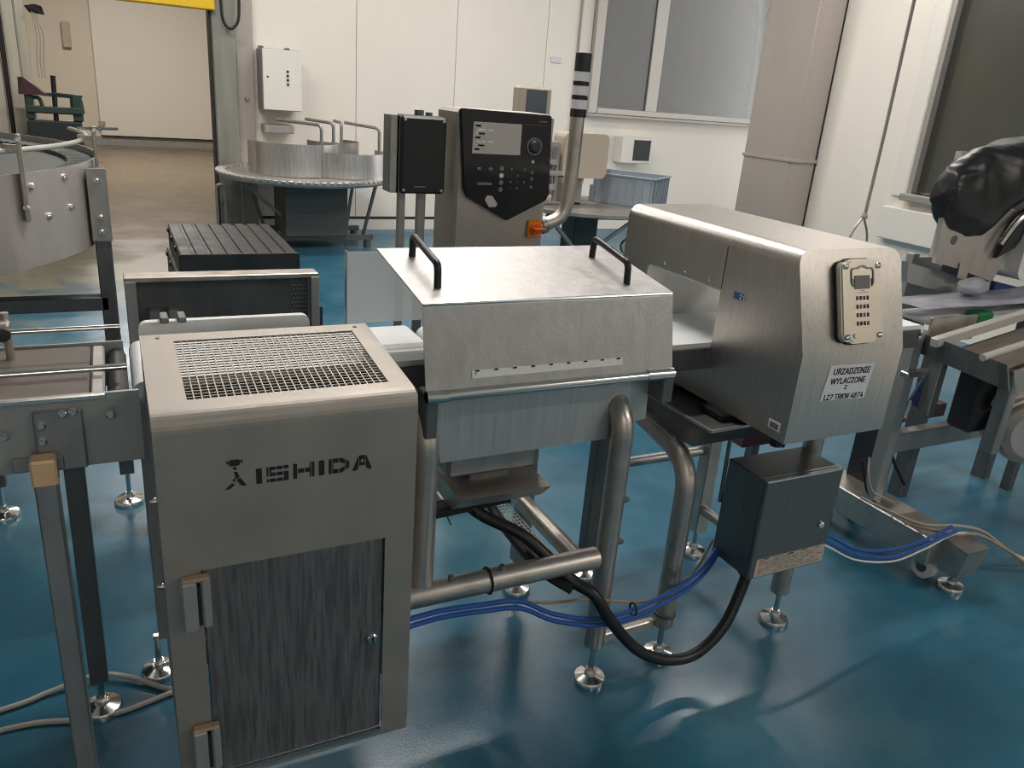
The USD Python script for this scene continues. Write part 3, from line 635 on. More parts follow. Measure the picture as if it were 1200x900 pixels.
# cables on the floor beam at the right
R_ = [([(1.84, 1.52, .36), (1.95, 1.49, .33), (2.09, 1.47, .262), (2.27, 1.46, .222), (2.44, 1.47, .228), (2.60, 1.47, .25)], .006, 'cable_blue', 'blue cable drooping from the control box to the floor beam, front one'),
      ([(1.84, 1.53, .375), (1.96, 1.50, .345), (2.10, 1.48, .275), (2.28, 1.48, .235), (2.45, 1.48, .24), (2.60, 1.49, .26)], .006, 'cable_blue', 'blue cable drooping from the control box to the floor beam, rear one'),
      ([(1.84, 1.51, .352), (1.94, 1.48, .322), (2.08, 1.46, .25), (2.27, 1.455, .207), (2.44, 1.465, .214), (2.62, 1.47, .24), (2.80, 1.46, .18), (3.10, 1.40, .04), (3.4, 1.36, .012)], .0035, 'paper_white', 'thin white cable below the two blue cables'),
      ([(2.43, 1.75, .27), (2.46, 1.68, .26), (2.54, 1.56, .24), (2.66, 1.50, .245), (2.80, 1.48, .20), (3.0, 1.44, .08), (3.3, 1.40, .012)], .006, 'cable_grey', 'grey cable lying over the end of the floor beam, upper one'),
      ([(2.50, 1.60, .23), (2.60, 1.49, .23), (2.72, 1.46, .22), (2.88, 1.43, .14), (3.1, 1.40, .02), (3.3, 1.33, .012)], .006, 'cable_tan', 'tan cable lying over the end of the floor beam, lower one'),
      ([(2.53, 1.86, .36), (2.54, 1.80, .24), (2.545, 1.70, .20), (2.55, 1.60, .20)], .006, 'rubber_black', 'short black cable on the left side of the floor beam')]
for pts, r, m, l in R_: cable(l, pts, r, m)

# ================================================================ TERMINAL behind the hood
t = thing('control_terminal', 'steel weigher terminal with black keypad front and orange switch', 'control terminal', (1.25, 2.7, 0))
TX0, TX1, TY = 1.068, 1.432, 2.6
obj('housing', bx(TX0, TX1, TY, 2.80, .96, 1.535, .012), 'steel_blasted', t)
obj('pedestal', bx(1.16, 1.36, 2.64, 2.78, .04, .98, .006), 'steel_dull', t)
obj('pedestal_base', bx(1.08, 1.44, 2.56, 2.86, 0, .04, .004), 'steel_dull', t)
fp = Polygon([(1.068, 1.533), (1.430, 1.528), (1.447, 1.26), (1.436, 1.238), (1.278, 1.166), (1.112, 1.246), (1.096, 1.27)]).buffer(-.006).buffer(.006)
fpn = affinity.translate(affinity.scale(fp, .955, 1, origin=(1.25, 1.35)), -.004, 0)
f = obj('front_panel', prism(fpn, 'y', TY-.016, TY), 'panel_face', t, 25, label='glossy black keypad panel with pointed lower edge')
obj('panel_rim', prism(fpn.buffer(.004), 'y', TY-.008, TY), 'plastic_black', f)
scr = obj('display', bx(1.118, 1.302, TY-.0185, TY-.0155, 1.393, 1.497), 'screen_grey', f, label='pale grey display')
for i, z in enumerate(np.linspace(1.405, 1.482, 7)): obj('display_line', [bx(1.126+.003*j*(i % 3), 1.126+.003*j*(i % 3)+.016+.004*((i+j) % 3), TY-.0192, TY-.018, z, z+.005) for j in (1, 4, 8)], 'liner_grey', scr)
obj('dial', lathe([(0, 0), (.024, 0), (.022, .008), (.016, .014), (0, .014)], (1.358, TY-.016, 1.425), (0, -1, 0), 24), 'plastic_dark', f, 30)
obj('dial_ring', lathe([(.025, 0), (.030, 0), (.030, .003), (.025, .003)], (1.358, TY-.016, 1.425), (0, -1, 0), 24), 'ink_pale', f, 30)
obj('panel_print', [bx(1.37, 1.40, TY-.0168, TY-.0155, 1.508, 1.512), bx(1.315, 1.40, TY-.0168, TY-.0155, 1.497, 1.498), bx(1.145, 1.20, TY-.0168, TY-.0155, 1.287, 1.296)], 'ink_pale', f)
for x in (1.14, 1.185): obj('function_key', bx(x, x+.016, TY-.019, TY-.0155, 1.338, 1.347, .002), 'ink_pale', f)
for k in range(4): obj('function_key', lathe([(0, 0), (.009, 0), (.008, .003), (0, .003)], (1.236, TY-.016, 1.345-.024*k), (0, -1, 0), 12), 'ink_pale' if k != 1 else 'paper_white', f)
for r_ in range(4):
    for c_ in range(3): obj('key', bx(1.270+.027*c_, 1.277+.027*c_, TY-.0185, TY-.0155, 1.340-.022*r_, 1.348-.022*r_, .001), 'plastic_dark' if (r_+c_) % 2 else 'ink_pale', f)
for k, (z, m) in enumerate(((1.372, 'paper_white'), (1.335, 'ink_pale'), (1.312, 'ink_pale'), (1.283, 'ink_pale'))): obj('indicator', lathe([(0, 0), (.006, 0), (.005, .003), (0, .003)], (1.357, TY-.016, z), (0, -1, 0), 10), m, f)
obj('badge', prism([(1.178, 1.236), (1.186, 1.252), (1.206, 1.250), (1.228, 1.222), (1.222, 1.212), (1.196, 1.21)], 'y', TY-.0172, TY-.0155), 'screen_grey', f)
s = obj('switch_plate', bx(1.362, 1.420, TY-.012, TY, 1.100, 1.164, .004), 'orange_plate', t)
obj('switch_knob', [lathe([(0, 0), (.021, 0), (.019, .014), (0, .014)], (1.391, TY-.012, 1.132), (0, -1, 0), 20), bx(1.375, 1.423, TY-.038, TY-.024, 1.126, 1.139, .004)], 'orange_knob', s, 30)

t = thing('junction_box', 'black finned drive box on a thin post left of the terminal', 'drive box', (.94, 2.66, 0))
obj('box', bx(.872, 1.036, 2.62, 2.70, 1.248, 1.503, .012), 'plastic_dark', t)
obj('front_cover', bx(.870, 1.030, 2.60, 2.62, 1.250, 1.502, .008), 'plastic_black', t)
obj('heat_sink', [bx(.84, .868, 2.62+.018*i, 2.63+.018*i, 1.25, 1.50) for i in range(5)] + [bx(.862, .872, 2.62, 2.70, 1.25, 1.50)], 'steel_grey', t)
for x in (.882, 1.018):
    for z in (1.262, 1.490): obj('cover_screw', bolt((x, 2.60, z), (0, -1, 0), .006, .004), 'chrome', t, 30)
obj('maker_mark', bx(.92, .96, 2.599, 2.6, 1.272, 1.276), 'ink_pale', t)
obj('post', bx(.885, .91, 2.66, 2.685, .0, 1.25, .003), 'steel_grey', t)
obj('post', bx(.955, .985, 2.66, 2.685, .0, 1.25, .003), 'steel_dull', t)
obj('cable_outlet', [cyl((.95, 2.66, 1.503), (.95, 2.66, 1.52), .016, 10), cyl((.985, 2.66, 1.503), (.985, 2.66, 1.514), .012, 10)], 'steel_dark', t, 30)

t = thing('signal_tower', 'black and white stack signal light on a bent steel pipe', 'signal light', (1.545, 2.62, 1.1))
obj('pipe', tube([(1.42, 2.62, 1.135), (1.53, 2.62, 1.17), (1.545, 2.62, 1.33), (1.545, 2.62, 1.535)], .026, .09, 16), 'steel_tube', t, 30)
obj('pipe_socket', lathe([(0, 0), (.032, 0), (.032, .02), (0, .02)], (1.432, 2.62, 1.138), (1, 0, .3)), 'steel_dull', t, 30)
z = 1.533
for n, h, r, m in (('base_ring', .028, .030, 'plastic_black'), ('light_segment', .033, .029, 'light_ring'), ('spacer_ring', .014, .0295, 'plastic_black'), ('light_segment', .033, .029, 'light_ring'),
                   ('spacer_ring', .014, .0295, 'plastic_black'), ('light_segment', .033, .029, 'light_ring'), ('top_unit', .062, .029, 'plastic_dark')):
    obj(n, lathe([(0, 0), (r, 0), (r, h-.002), (r-.003, h), (0, h)], (1.545, 2.62, z), n=24), m, t, 30); z += h

t = thing('small_monitor', 'small grey monitor peeking above the weigher terminal', 'monitor', (2.09, 4.05, 1.0))
obj('casing', bx(1.985, 2.185, 4.0, 4.08, 1.47, 1.635, .01), 'beige_panel', t)
obj('screen', bx(2.03, 2.155, 3.994, 4.002, 1.505, 1.622, .003), 'screen_blue', t)
obj('stand_post', bx(2.06, 2.11, 4.02, 4.06, 0, 1.47, .004), 'steel_grey', t)

# ================================================================ REJECT BIN behind the cabinet
t = thing('reject_chute', 'dark steel reject chute frame with bright rim behind the white guard', 'chute', (.32, 3.0, .0))
obj('rim', [bx(.005, .63, 2.76, 2.785, .930, .948, .003), bx(.005, .63, 2.785, 2.84, .936, .946, .002)], 'steel_tube', t)
obj('front_panel', bx(.042, .60, 2.825, 2.83, .42, .932), 'steel_dark', t)
obj('back_panel', bx(.03, .61, 2.838, 2.842, .4, .935), 'steel_dark', t)
obj('side_panel', bx(.03, .035, 2.78, 2.84, .4, .935), 'steel_dark', t)
obj('side_panel', bx(.608, .613, 2.78, 2.84, .4, .935), 'steel_dark', t)
obj('floor_panel', bx(.03, .61, 2.78, 2.84, .4, .406), 'steel_dark', t)
obj('corner_post', bx(.006, .040, 2.758, 2.80, .02, .935, .003), 'steel_grey', t)
obj('corner_post', bx(.602, .632, 2.758, 2.80, .02, .935, .003), 'steel_grey', t)
obj('corner_post', bx(.006, .040, 2.81, 2.845, .0, .935, .003), 'steel_grey', t)
obj('corner_post', bx(.602, .632, 2.81, 2.845, .0, .935, .003), 'steel_grey', t)
per = [bx(.545+.012*i+.006*(j % 2), .551+.012*i+.006*(j % 2), 2.821, 2.8255, .60+.016*j, .607+.016*j) for i in range(5) for j in range(20)]
obj('perforated_strip', per, 'steel_grey', t, kind='stuff')
for x in (.07, .13): obj('bracket', bx(x, x+.035, 2.78, 2.825, .79, .83, .004), 'steel_dull', t)

# ================================================================ BLACK PALLETS
def pallet(label, x0, x1, y0, y1, z0, z1, n):
    t = thing('pallet', label, 'pallet', ((x0+x1)/2, (y0+y1)/2, z0), 'black plastic pallets behind the reject chute')
    h = z1-z0
    for i in range(n):
        w = (x1-x0)/n; obj('top_slat', bx(x0+i*w+.012, x0+(i+1)*w-.012, y0, y1, z1-.022, z1, .004), 'pallet_black', t)
    for y in np.linspace(y0+.04, y1-.04, 4): obj('cross_board', bx(x0, x1, y-.035, y+.035, z1-.05, z1-.022, .003), 'pallet_black', t)
    for x in (x0+.06, (x0+x1)/2, x1-.06): obj('skid', bx(x-.05, x+.05, y0, y1, z0, z1-.05, .004), 'pallet_black', t)
    obj('front_lip', bx(x0, x1, y0-.012, y0, z0+.02, z1+.002, .003), 'pallet_black', t)
    obj('deck', bx(x0+.01, x1-.01, y0, y1, z1-.03, z1-.010), 'pallet_black', t)
pallet('lower black plastic pallet, wider one of the stack', .29, 1.20, 5.16, 6.30, 0, .15, 6)
pallet('middle black plastic pallet between two others', .31, 1.14, 5.20, 6.32, .15, .33, 7)
pallet('top black plastic pallet with slatted surface', .33, 1.07, 5.24, 6.34, .33, .50, 8)

# ================================================================ ROUND ACCUMULATION TABLE (left)
CX, CY, RR = -1.1, 3.31, 1.06
t = thing('round_table', 'large round steel accumulation table with guide rod rim', 'accumulation table', (CX, CY, 0))
obj('drum_wall', lathe([(RR-.004, 1.0), (RR, 1.0), (RR, 1.275), (RR-.004, 1.275), (RR-.004, 1.0)], (CX, CY, 0), n=96), 'steel_drum', t, 30)
obj('table_disc', lathe([(0, 1.215), (RR-.03, 1.215), (RR-.03, 1.235), (.0, 1.235)], (CX, CY, 0), n=96), 'belt_dark', t, 30)
obj('underside', lathe([(0, 1.01), (RR-.01, 1.01), (RR-.01, 1.02), (0, 1.02)], (CX, CY, 0), n=64), 'steel_dark', t, 30)
obj('inner_wall', lathe([(.40, 1.235), (.404, 1.235), (.404, 1.36), (.40, 1.36), (.40, 1.235)], (CX, CY, 0), n=64), 'steel_grey', t, 30)
tee = []
for a in np.linspace(0, 2*math.pi, 150, endpoint=False):
    m = bx(RR-.10, RR-.012, -.014, .014, 1.237, 1.252, .003); m.apply_transform(trimesh.transformations.rotation_matrix(a, [0, 0, 1])); m.apply_translation([CX, CY, 0]); tee.append(m)
obj('chain_links', tee, 'belt_dark', t, kind='stuff')
obj('end_rod', cyl((-.09, 3.14, 1.375), (.035, 3.12, 1.38), .005, 10), 'rod', t, 30)
ang = np.linspace(math.radians(-100), math.radians(20), 40)
obj('guide_rod', sweep([(CX+(RR-.03)*math.cos(a), CY+(RR-.03)*math.sin(a), 1.335) for a in ang], .008, 10), 'rail_bright', t, 30)
for k, a in enumerate((-.62, -.16, -1.25)):
    x, y = CX+(RR+.012)*math.cos(a), CY+(RR+.012)*math.sin(a)
    p = obj('rod_post', [bar((x, y, 1.14), (x, y, 1.385), .03, .012, .003), bar((x, y, 1.345), (x-.05*math.cos(a), y-.05*math.sin(a), 1.345), .018)], 'steel_tube', t)
    obj('clamp_bolt', [bolt((x, y-.008, 1.37), (0, -1, 0), .009, .01), bolt((x, y-.008, 1.18), (0, -1, 0), .010, .012)], 'chrome', p, 30)
for a, z in ((-1.35, 1.22), (-1.08, 1.25), (-.58, 1.235), (-.42, 1.245), (-.40, 1.15), (-.52, 1.14), (-.9, 1.10), (-.25, 1.22), (-.2, 1.12)):
    obj('bolt', bolt((CX+RR*math.cos(a), CY+RR*math.sin(a), z), (math.cos(a), math.sin(a), 0), .011, .008), 'chrome', t, 30)
for x, y, zt in ((-.045, 3.03, 1.26), (-.463, 3.05, 1.01), (-1.9, 3.6, 1.01), (-1.1, 4.2, 1.01)):
    obj('leg', bar((x, y, .13), (x, y, zt), .05, .05, .004), 'steel_dark', t); foot(t, x, y, .15, .055)
obj('leg_plate', bx(-.075, -.015, 3.0, 3.004, 1.02, 1.26, .001), 'steel_grey', t)
for z in (1.22, 1.10, 1.05): obj('bolt', bolt((-.045, 3.0, z), (0, -1, 0), .010, .008), 'chrome', t, 30)
obj('cross_brace', bar((-.045, 3.03, .80), (-1.1, 3.03, .80), .05, .05, .004), 'steel_dark', t)

# ================================================================ ROTARY TABLE at the back wall
RX, RY, RZ = 1.72, 8.1, .70
t = thing('rotary_table', 'rotary packing table with tall guide rods by the back wall', 'rotary table', (RX, RY, 0))
obj('table_disc', lathe([(0, RZ-.05), (.80, RZ-.05), (.82, RZ-.03), (.82, RZ-.012), (0, RZ-.012)], (RX, RY, 0), n=64), 'steel_grey', t, 30)
stl = []
for a in np.linspace(0, 2*math.pi, 72, endpoint=False):
    m = bx(.74, .835, -.022, .022, RZ-.014, RZ+.006, .004); m.apply_transform(trimesh.transformations.rotation_matrix(a, [0, 0, 1])); m.apply_translation([RX, RY, 0]); stl.append(m)
obj('rim_plates', stl, 'steel_brushed', t, kind='stuff')
def arcwall(cx, cy, r, a0, a1, z0, z1):
    a = np.radians(np.linspace(a0, a1, 24)); out = [(cx+r*math.cos(q), cy+r*math.sin(q)) for q in a]; inn = [(cx+(r-.006)*math.cos(q), cy+(r-.006)*math.sin(q)) for q in a[::-1]]
    return prism(Polygon(out+inn), 'z', z0, z1)
obj('drum_guard', arcwall(1.62, 8.1, .43, -200, 20, RZ, .995), 'steel_brushed', t, 30)
obj('drum_guard', arcwall(2.12, 8.02, .40, -170, 30, RZ, .93), 'steel_brushed', t, 30)
obj('inner_guard', arcwall(2.05, 8.3, .26, -180, 60, .85, 1.0), 'steel_dull', t, 30)
for pts in ([(1.80, 7.72, RZ), (1.80, 7.72, 1.175), (1.45, 8.0, 1.19)], [(2.02, 8.15, .7), (2.02, 8.15, 1.175), (1.80, 8.4, 1.19)], [(2.10, 8.15, .7), (2.10, 8.15, 1.185), (2.10, 8.45, 1.185)], [(2.43, 7.95, RZ), (2.43, 7.95, 1.16), (2.13, 8.15, 1.19)]):
    obj('guide_rod', tube(pts, .016, .05, 8), 'steel_dull', t, 30)
obj('base_box', bx(1.46, 2.06, 7.75, 8.35, .13, RZ-.05, .006), 'machine_grey', t, label='dark grey base box')
obj('warning_tag', bx(2.12, 2.17, 8.18, 8.19, .95, .99), 'cap_tan', t)
for p0, p1 in (((1.06, 7.75, RZ-.04), (1.52, 7.85, .24)), ((2.38, 7.85, RZ-.04), (2.26, 7.9, .12)), ((2.3, 8.4, RZ-.05), (2.2, 8.4, .0)), ((1.2, 8.4, RZ-.05), (1.4, 8.4, .0))): obj('strut', bar(p0, p1, .028), 'steel_dark', t)
obj('foot_rail', [bar((1.4, 7.88, .10), (2.35, 7.88, .10), .05), bar((1.4, 8.4, .10), (2.35, 8.4, .10), .05)], 'steel_dark', t)
for x in (1.45, 2.3):
    for y in (7.88, 8.4): obj('foot_pad', cyl((x, y, 0), (x, y, .08), .04), 'steel_dark', t, 30)

t = thing('wall_cabinet', 'white switch cabinet fixed to the back wall beside the post', 'cabinet', (1.62, 8.75, 1.25))
obj('body', bx(1.42, 1.80, 8.58, 8.885, 1.245, 1.82, .006), 'steel_grey', t)
obj('door', bx(1.425, 1.80, 8.56, 8.578, 1.25, 1.815, .004), 'paint_white', t)
for z in (1.50, 1.54, 1.58, 1.62): obj('push_button', lathe([(0, 0), (.013, 0), (.011, .012), (0, .012)], (1.665, 8.56, z), (0, -1, 0), 10), 'plastic_dark', t, 30)
obj('lock', lathe([(0, 0), (.009, 0), (.009, .006), (0, .006)], (1.47, 8.56, 1.56), (0, -1, 0), 10), 'plastic_dark', t, 30)
for x in (1.44, 1.70): obj('mounting_lug', bx(x, x+.05, 8.87, 8.886, 1.81, 1.845), 'steel_dark', t)
obj('cable_tray', bx(1.44, 1.74, 8.66, 8.88, 1.02, 1.10, .006), 'steel_grey', None, label='grey steel trunking on the wall below the white switch cabinet', cat_='trunking')
obj('cable_loop', sweep(spline([(1.075, 8.66, 2.6), (1.075, 8.655, 2.2), (1.09, 8.65, 2.03), (1.15, 8.65, 1.965), (1.22, 8.65, 2.03), (1.24, 8.655, 2.2), (1.24, 8.66, 2.6)]), .014, 10), 'rubber_black', None, 30, 'black cable loop hanging on the doorway post', cat_='cable')
obj('wall_plate', bx(-.60, -.46, 18.2, 18.29, 1.75, 2.2, .01), 'beige_panel', None, label='small beige plate on the far room wall', cat_='plate')

# machine in the doorway
def s84(x, z): return x*1.2, 1.6-(1.6-z)*1.2
t = thing('press_machine', 'dark green press machine with a central spindle in the doorway', 'machine', (-.42, 8.5, 0))
obj('bed', bx(-.62, -.20, 8.35, 8.65, .0, 1.05, .01), 'plastic_dark', t)
obj('upright', [bx(-.62, -.56, 8.42, 8.55, 1.05, 1.28, .01), bx(-.26, -.18, 8.42, 8.55, 1.05, 1.28, .01)], 'green_machine', t)
obj('cross_head', bx(-.62, -.18, 8.40, 8.58, 1.11, 1.17, .01), 'green_machine', t)
obj('spindle', cyl((-.40, 8.45, 1.0), (-.385, 8.45, 1.43), .021, 10), 'rubber_black', t, 30)
obj('top_bar', [bar((-.48, 8.45, 1.27), (-.20, 8.45, 1.26), .03), bar((-.40, 8.43, 1.285), (-.17, 8.43, 1.27), .014)], 'green_machine', t)
obj('bracket', [tube([(-.58, 8.45, 1.16), (-.57, 8.45, 1.24), (-.51, 8.45, 1.24), (-.49, 8.45, 1.16)], .016, .03, 8), tube([(-.26, 8.45, 1.16), (-.26, 8.45, 1.26), (-.19, 8.45, 1.24), (-.18, 8.45, 1.12)], .016, .03, 8)], 'green_machine', t, 30)
obj('cover', hull([(-.66, 8.4, 1.26), (-.66, 8.5, 1.40), (-.61, 8.4, 1.40), (-.66, 8.6, 1.26), (-.44, 8.4, 1.26), (-.44, 8.6, 1.26), (-.46, 8.5, 1.29)]), 'maroon', t)
t = thing('hanging_lead', 'thin pale leads hanging from a dark plug beside the left jamb', 'cable', (-.55, 8.6, 1.5))
obj('plug', hull([(-.55, 8.6, 1.98), (-.40, 8.6, 1.92), (-.42, 8.66, 1.99), (-.52, 8.66, 1.93), (-.47, 8.6, 2.0)]), 'rubber_black', t)
for dx in (0, .025, .05): obj('lead', sweep(spline([(-.50+dx*.5, 8.63, 1.96), (-.48+dx, 8.63, 1.75), (-.50+dx, 8.63, 1.55), (-.50+dx, 8.62, 1.40)]), .006, 6), 'cable_grey', t, 30)
# ================================================================ RIGHT BACKGROUND: second round table, grey crate, beige machine
t = thing('side_table', 'round steel side table under the grey crate', 'table', (3.75, 6.0, 0))
obj('table_top', lathe([(0, .68), (.62, .68), (.64, .69), (.64, .715), (0, .715)], (3.75, 6.1, 0), n=64), 'steel_tube', t, 30)
obj('column', bx(3.62, 3.86, 6.0, 6.24, .06, .68, .01), 'green_machine', t)
obj('foot_plate', bx(3.4, 4.1, 5.8, 6.4, 0, .06, .01), 'steel_dark', t)
obj('brace', [bar((3.25, 5.85, .66), (3.62, 6.0, .35), .03), bar((4.25, 5.9, .66), (3.86, 6.0, .35), .03)], 'steel_grey', t)
obj('hand_wheel', lathe([(.04, 0), (.07, 0), (.075, .02), (.07, .04), (.04, .04)], (3.98, 5.70, .42), (0, -1, 0), 20), 'rod', t, 30)
t = thing('storage_crate', 'open grey plastic crate standing on the round side table', 'crate', (4.25, 6.15, .715))
c, s_ = math.cos(math.radians(38)), math.sin(math.radians(38))
def rotc(m):
    m = m.copy(); m.apply_transform(trimesh.transformations.rotation_matrix(math.radians(38), [0, 0, 1])); m.apply_translation([4.27, 6.18, 0]); return m
w_, d_ = .24, .30
for n, a in (('wall', (-w_, w_, -d_, -d_+.008)), ('wall', (-w_, w_, d_-.008, d_)), ('wall', (-w_, -w_+.008, -d_, d_)), ('wall', (w_-.008, w_, -d_, d_))): obj(n, rotc(bx(*a, .72, .975)), 'bin_grey', t)
obj('base', rotc(bx(-w_, w_, -d_, d_, .716, .726)), 'bin_grey', t)
obj('rim', [rotc(bx(-w_-.012, w_+.012, -d_-.012, -d_+.008, .968, .985, .003)), rotc(bx(-w_-.012, w_+.012, d_-.008, d_+.012, .968, .985, .003)), rotc(bx(-w_-.012, -w_+.008, -d_, d_, .968, .985, .003)), rotc(bx(w_-.008, w_+.012, -d_, d_, .968, .985, .003))], 'bin_grey', t)
for k in range(7): obj('rib', rotc(bx(-w_+.02+k*.07, -w_+.028+k*.07, -d_-.008, -d_, .722, .968)), 'bin_grey', t)
for k in range(8): obj('rib', rotc(bx(-w_-.008, -w_, -d_+.03+k*.075, -d_+.038+k*.075, .722, .968)), 'bin_grey', t)
t = thing('labelling_head', 'beige panelled machine head beside the signal light pipe', 'machine', (3.6, 6.2, .715))
obj('cover_panel', prism(rrect(3.44, 3.88, .95, 1.32, .05), 'y', 6.0, 6.2), 'beige_panel', t, 30)
obj('side_frame', bx(3.20, 3.42, 6.05, 6.2, .80, 1.24, .006), 'steel_brushed', t)
obj('spindle', [cyl((3.30, 6.02, .85), (3.30, 6.02, 1.42), .024, 10), cyl((3.38, 6.0, .75), (3.38, 6.0, 1.2), .02, 10)], 'steel_dull', t, 30)
obj('clamp', [bx(3.22, 3.36, 5.95, 6.05, 1.06, 1.10, .004), bx(3.24, 3.42, 5.95, 6.05, .97, 1.01, .004), bx(3.25, 3.35, 5.95, 6.05, .85, .90, .004)], 'rod', t)
obj('foot_block', [bx(3.46, 3.56, 6.0, 6.2, .90, .95), bx(3.66, 3.76, 6.0, 6.2, .90, .95)], 'paint_white', t)
obj('lower_column', [bx(3.50, 3.56, 6.05, 6.2, .715, .92), bx(3.62, 3.68, 6.05, 6.2, .715, .92)], 'steel_dull', t)
obj('pedestal', bx(3.2, 3.85, 6.05, 6.3, .715, .74, .004), 'steel_dull', t)
t = thing('wall_socket', 'small grey socket box with dark open front low on the back wall', 'socket box', (6.0, 8.8, 1.0))
obj('box', bx(5.82, 6.28, 8.70, 8.885, .86, 1.18, .008), 'paint_white', t)
obj('opening', bx(6.0, 6.25, 8.692, 8.70, .90, 1.15), 'plastic_dark', t)
obj('wall_sign', bx(4.79, 4.93, 8.876, 8.887, 1.965, 2.03), 'paper_white', None, label='tiny white sign high on the back wall above the terminal', cat_='sign')

# ================================================================ ROPE above the detector
t = thing('twine', 'knotted grey twine hanging down behind the metal detector', 'rope', (1.74, 1.9, 1.3))
xs = 2.4
tw = [(xs*1.0, 2.0, 1.28), (xs+.004, 2.0, 1.6), (xs+.0, 2.0, 2.2), (xs, 2.0, CEIL)]
obj('strand', sweep(spline(tw), .0035, 6), 'twine', t, 30)
obj('strand', sweep(spline([(p[0]+.008, p[1], p[2]) for p in tw]), .0035, 6), 'twine', t, 30)
obj('knot', lathe([(0, -.014), (.010, -.008), (.012, 0), (.008, .01), (0, .014)], (xs+.003, 2.0, 1.28), n=10), 'twine', t, 30)
obj('loop', sweep(spline([(xs+.003, 2.0, 1.28), (xs-.03, 2.0, 1.24), (xs-.05, 2.0, 1.19), (xs-.04, 2.0, 1.14), (xs+.0, 2.0, 1.13), (xs+.04, 2.0, 1.15), (xs+.04, 2.0, 1.21), (xs+.003, 2.0, 1.275)]), .004, 6), 'steel_dull', t, 30)
obj('wall_box', bx(XW-.09, XW-.005, 2.4, 4.76, .665, .935, .008), 'paint_white', None, label='long white radiator-like box under the right window sill', cat_='wall box')

# ================================================================ RIGHT: inclined conveyor, floor stand, labeller
t = thing('inclined_conveyor', 'inclined steel conveyor with bright rails at the right edge', 'conveyor', (2.95, 1.68, 0))
obj('end_plate', prism([(1.44, .80), (1.80, .82), (1.83, .895), (1.47, .882)], 'x', 2.595, 2.603), 'steel_dark', t)
inc = .16
def iz(x, z0): return z0+(x-2.6)*inc
obj('rail', bar((2.56, 1.72, .883), (3.7, 1.72, iz(3.7, .89)), .030, .034, .003), 'rail_bright', t)
obj('rail', cyl((2.50, 1.50, .905), (3.7, 1.50, iz(3.7, .92)), .012, 12), 'rail_bright', t, 30)
obj('bed', hull([(2.61, 1.52, .83), (2.61, 1.70, .85), (3.7, 1.52, 1.01), (3.7, 1.70, 1.03), (2.61, 1.52, .80), (2.61, 1.70, .82), (3.7, 1.52, .98), (3.7, 1.70, 1.0)]), 'belt_grey', t)
obj('side_plate', hull([(2.61, 1.45, .865), (2.61, 1.456, .865), (3.7, 1.45, 1.02), (3.7, 1.456, 1.02), (2.66, 1.45, .78), (2.66, 1.456, .78), (3.7, 1.45, .93), (3.7, 1.456, .93)]), 'steel_tube', t)
obj('knob', lathe([(0, 0), (.022, 0), (.022, .02), (.01, .028), (0, .028)], (2.78, 1.48, .90), (0, -1, 0), 14), 'rubber_black', t, 30)
obj('wet_side', bx(2.605, 2.86, 1.775, 1.785, .86, .955, .002), 'steel_tube', t)
obj('post', [bx(2.61, 2.65, 1.70, 1.75, .60, .86, .004), bx(2.72, 2.76, 1.50, 1.55, .52, .82, .004)], 'steel_dull', t)
obj('back_leg', bar((2.56, 1.80, .16), (2.56, 1.80, .90), .055, .05, .004), 'steel_grey', t)
obj('leg_bracket', bx(2.50, 2.64, 1.74, 1.775, .745, .765, .003), 'rod', t)
obj('cross_beam', bar((2.56, 1.80, .46), (3.6, 1.80, .46), .05, .08, .004), 'steel_dull', t)
obj('front_leg', bar((3.5, 1.55, .15), (3.5, 1.55, .98), .05, .05, .004), 'steel_grey', t)
b = obj('floor_beam', bx(2.53, 2.68, 1.50, 2.06, .10, .21, .004), 'steel_tube', t, label='steel channel lying low along the floor')
obj('beam_end', hull([(2.60, 1.42, .08), (2.70, 1.42, .08), (2.60, 1.50, .08), (2.70, 1.50, .08), (2.59, 1.40, .20), (2.71, 1.40, .20), (2.59, 1.50, .21), (2.71, 1.50, .21)]), 'steel_tube', b)
foot(t, 2.66, 1.465, .10); foot(t, 3.5, 1.55, .16); foot(t, 2.6, 2.04, .12)
w = obj('caster_wheel', cyl((2.61, 1.56, .045), (2.645, 1.56, .045), .045, 20), 'plastic_white', t, 30)
obj('caster_hub', cyl((2.605, 1.56, .045), (2.65, 1.56, .045), .02, 14), 'steel_dark', w, 30)
obj('caster_fork', bx(2.60, 2.655, 1.56, 1.585, .05, .10, .003), 'steel_dull', t)

t = thing('drive_motor', 'ribbed grey drive motor hanging under the inclined conveyor', 'motor', (2.9, 1.55, .6))
mo = (2.86, 1.44, .60)
obj('motor_body', lathe([(0, 0), (.09, 0), (.115, .02), (.118, .10), (.118, .26), (0, .26)], mo, (.55, .8, 0), 32), 'steel_drum', t, 30)
for k in range(5): obj('cooling_ring', lathe([(.118, 0), (.128, .003), (.128, .012), (.118, .015)], np.array(mo)+np.array([.55, .8, 0])/np.hypot(.55, .8)*(.05+.045*k), (.55, .8, 0), 32), 'steel_drum', t, 30)
obj('mounting_plate', hull([(2.80, 1.57, .78), (2.90, 1.57, .80), (2.80, 1.58, .78), (2.90, 1.58, .80), (2.76, 1.57, .68), (2.96, 1.57, .66), (2.76, 1.58, .68), (2.96, 1.58, .66)]), 'steel_brushed', t)
obj('gear_case', bx(2.72, 2.82, 1.60, 1.70, .56, .80, .01), 'plastic_dark', t)
t = thing('pneumatic_unit', 'dark blue pneumatic unit behind the leaning stand leg', 'pneumatic unit', (2.75, 1.95, .3))
obj('barrel', [cyl((2.72, 1.92, .52), (2.74, 1.92, .74), .035), cyl((2.80, 1.9, .55), (2.90, 1.88, .80), .022)], 'blue_paint', t, 30)
obj('lower_block', bx(2.66, 2.78, 1.90, 2.02, .20, .50, .01), 'plastic_dark', t)
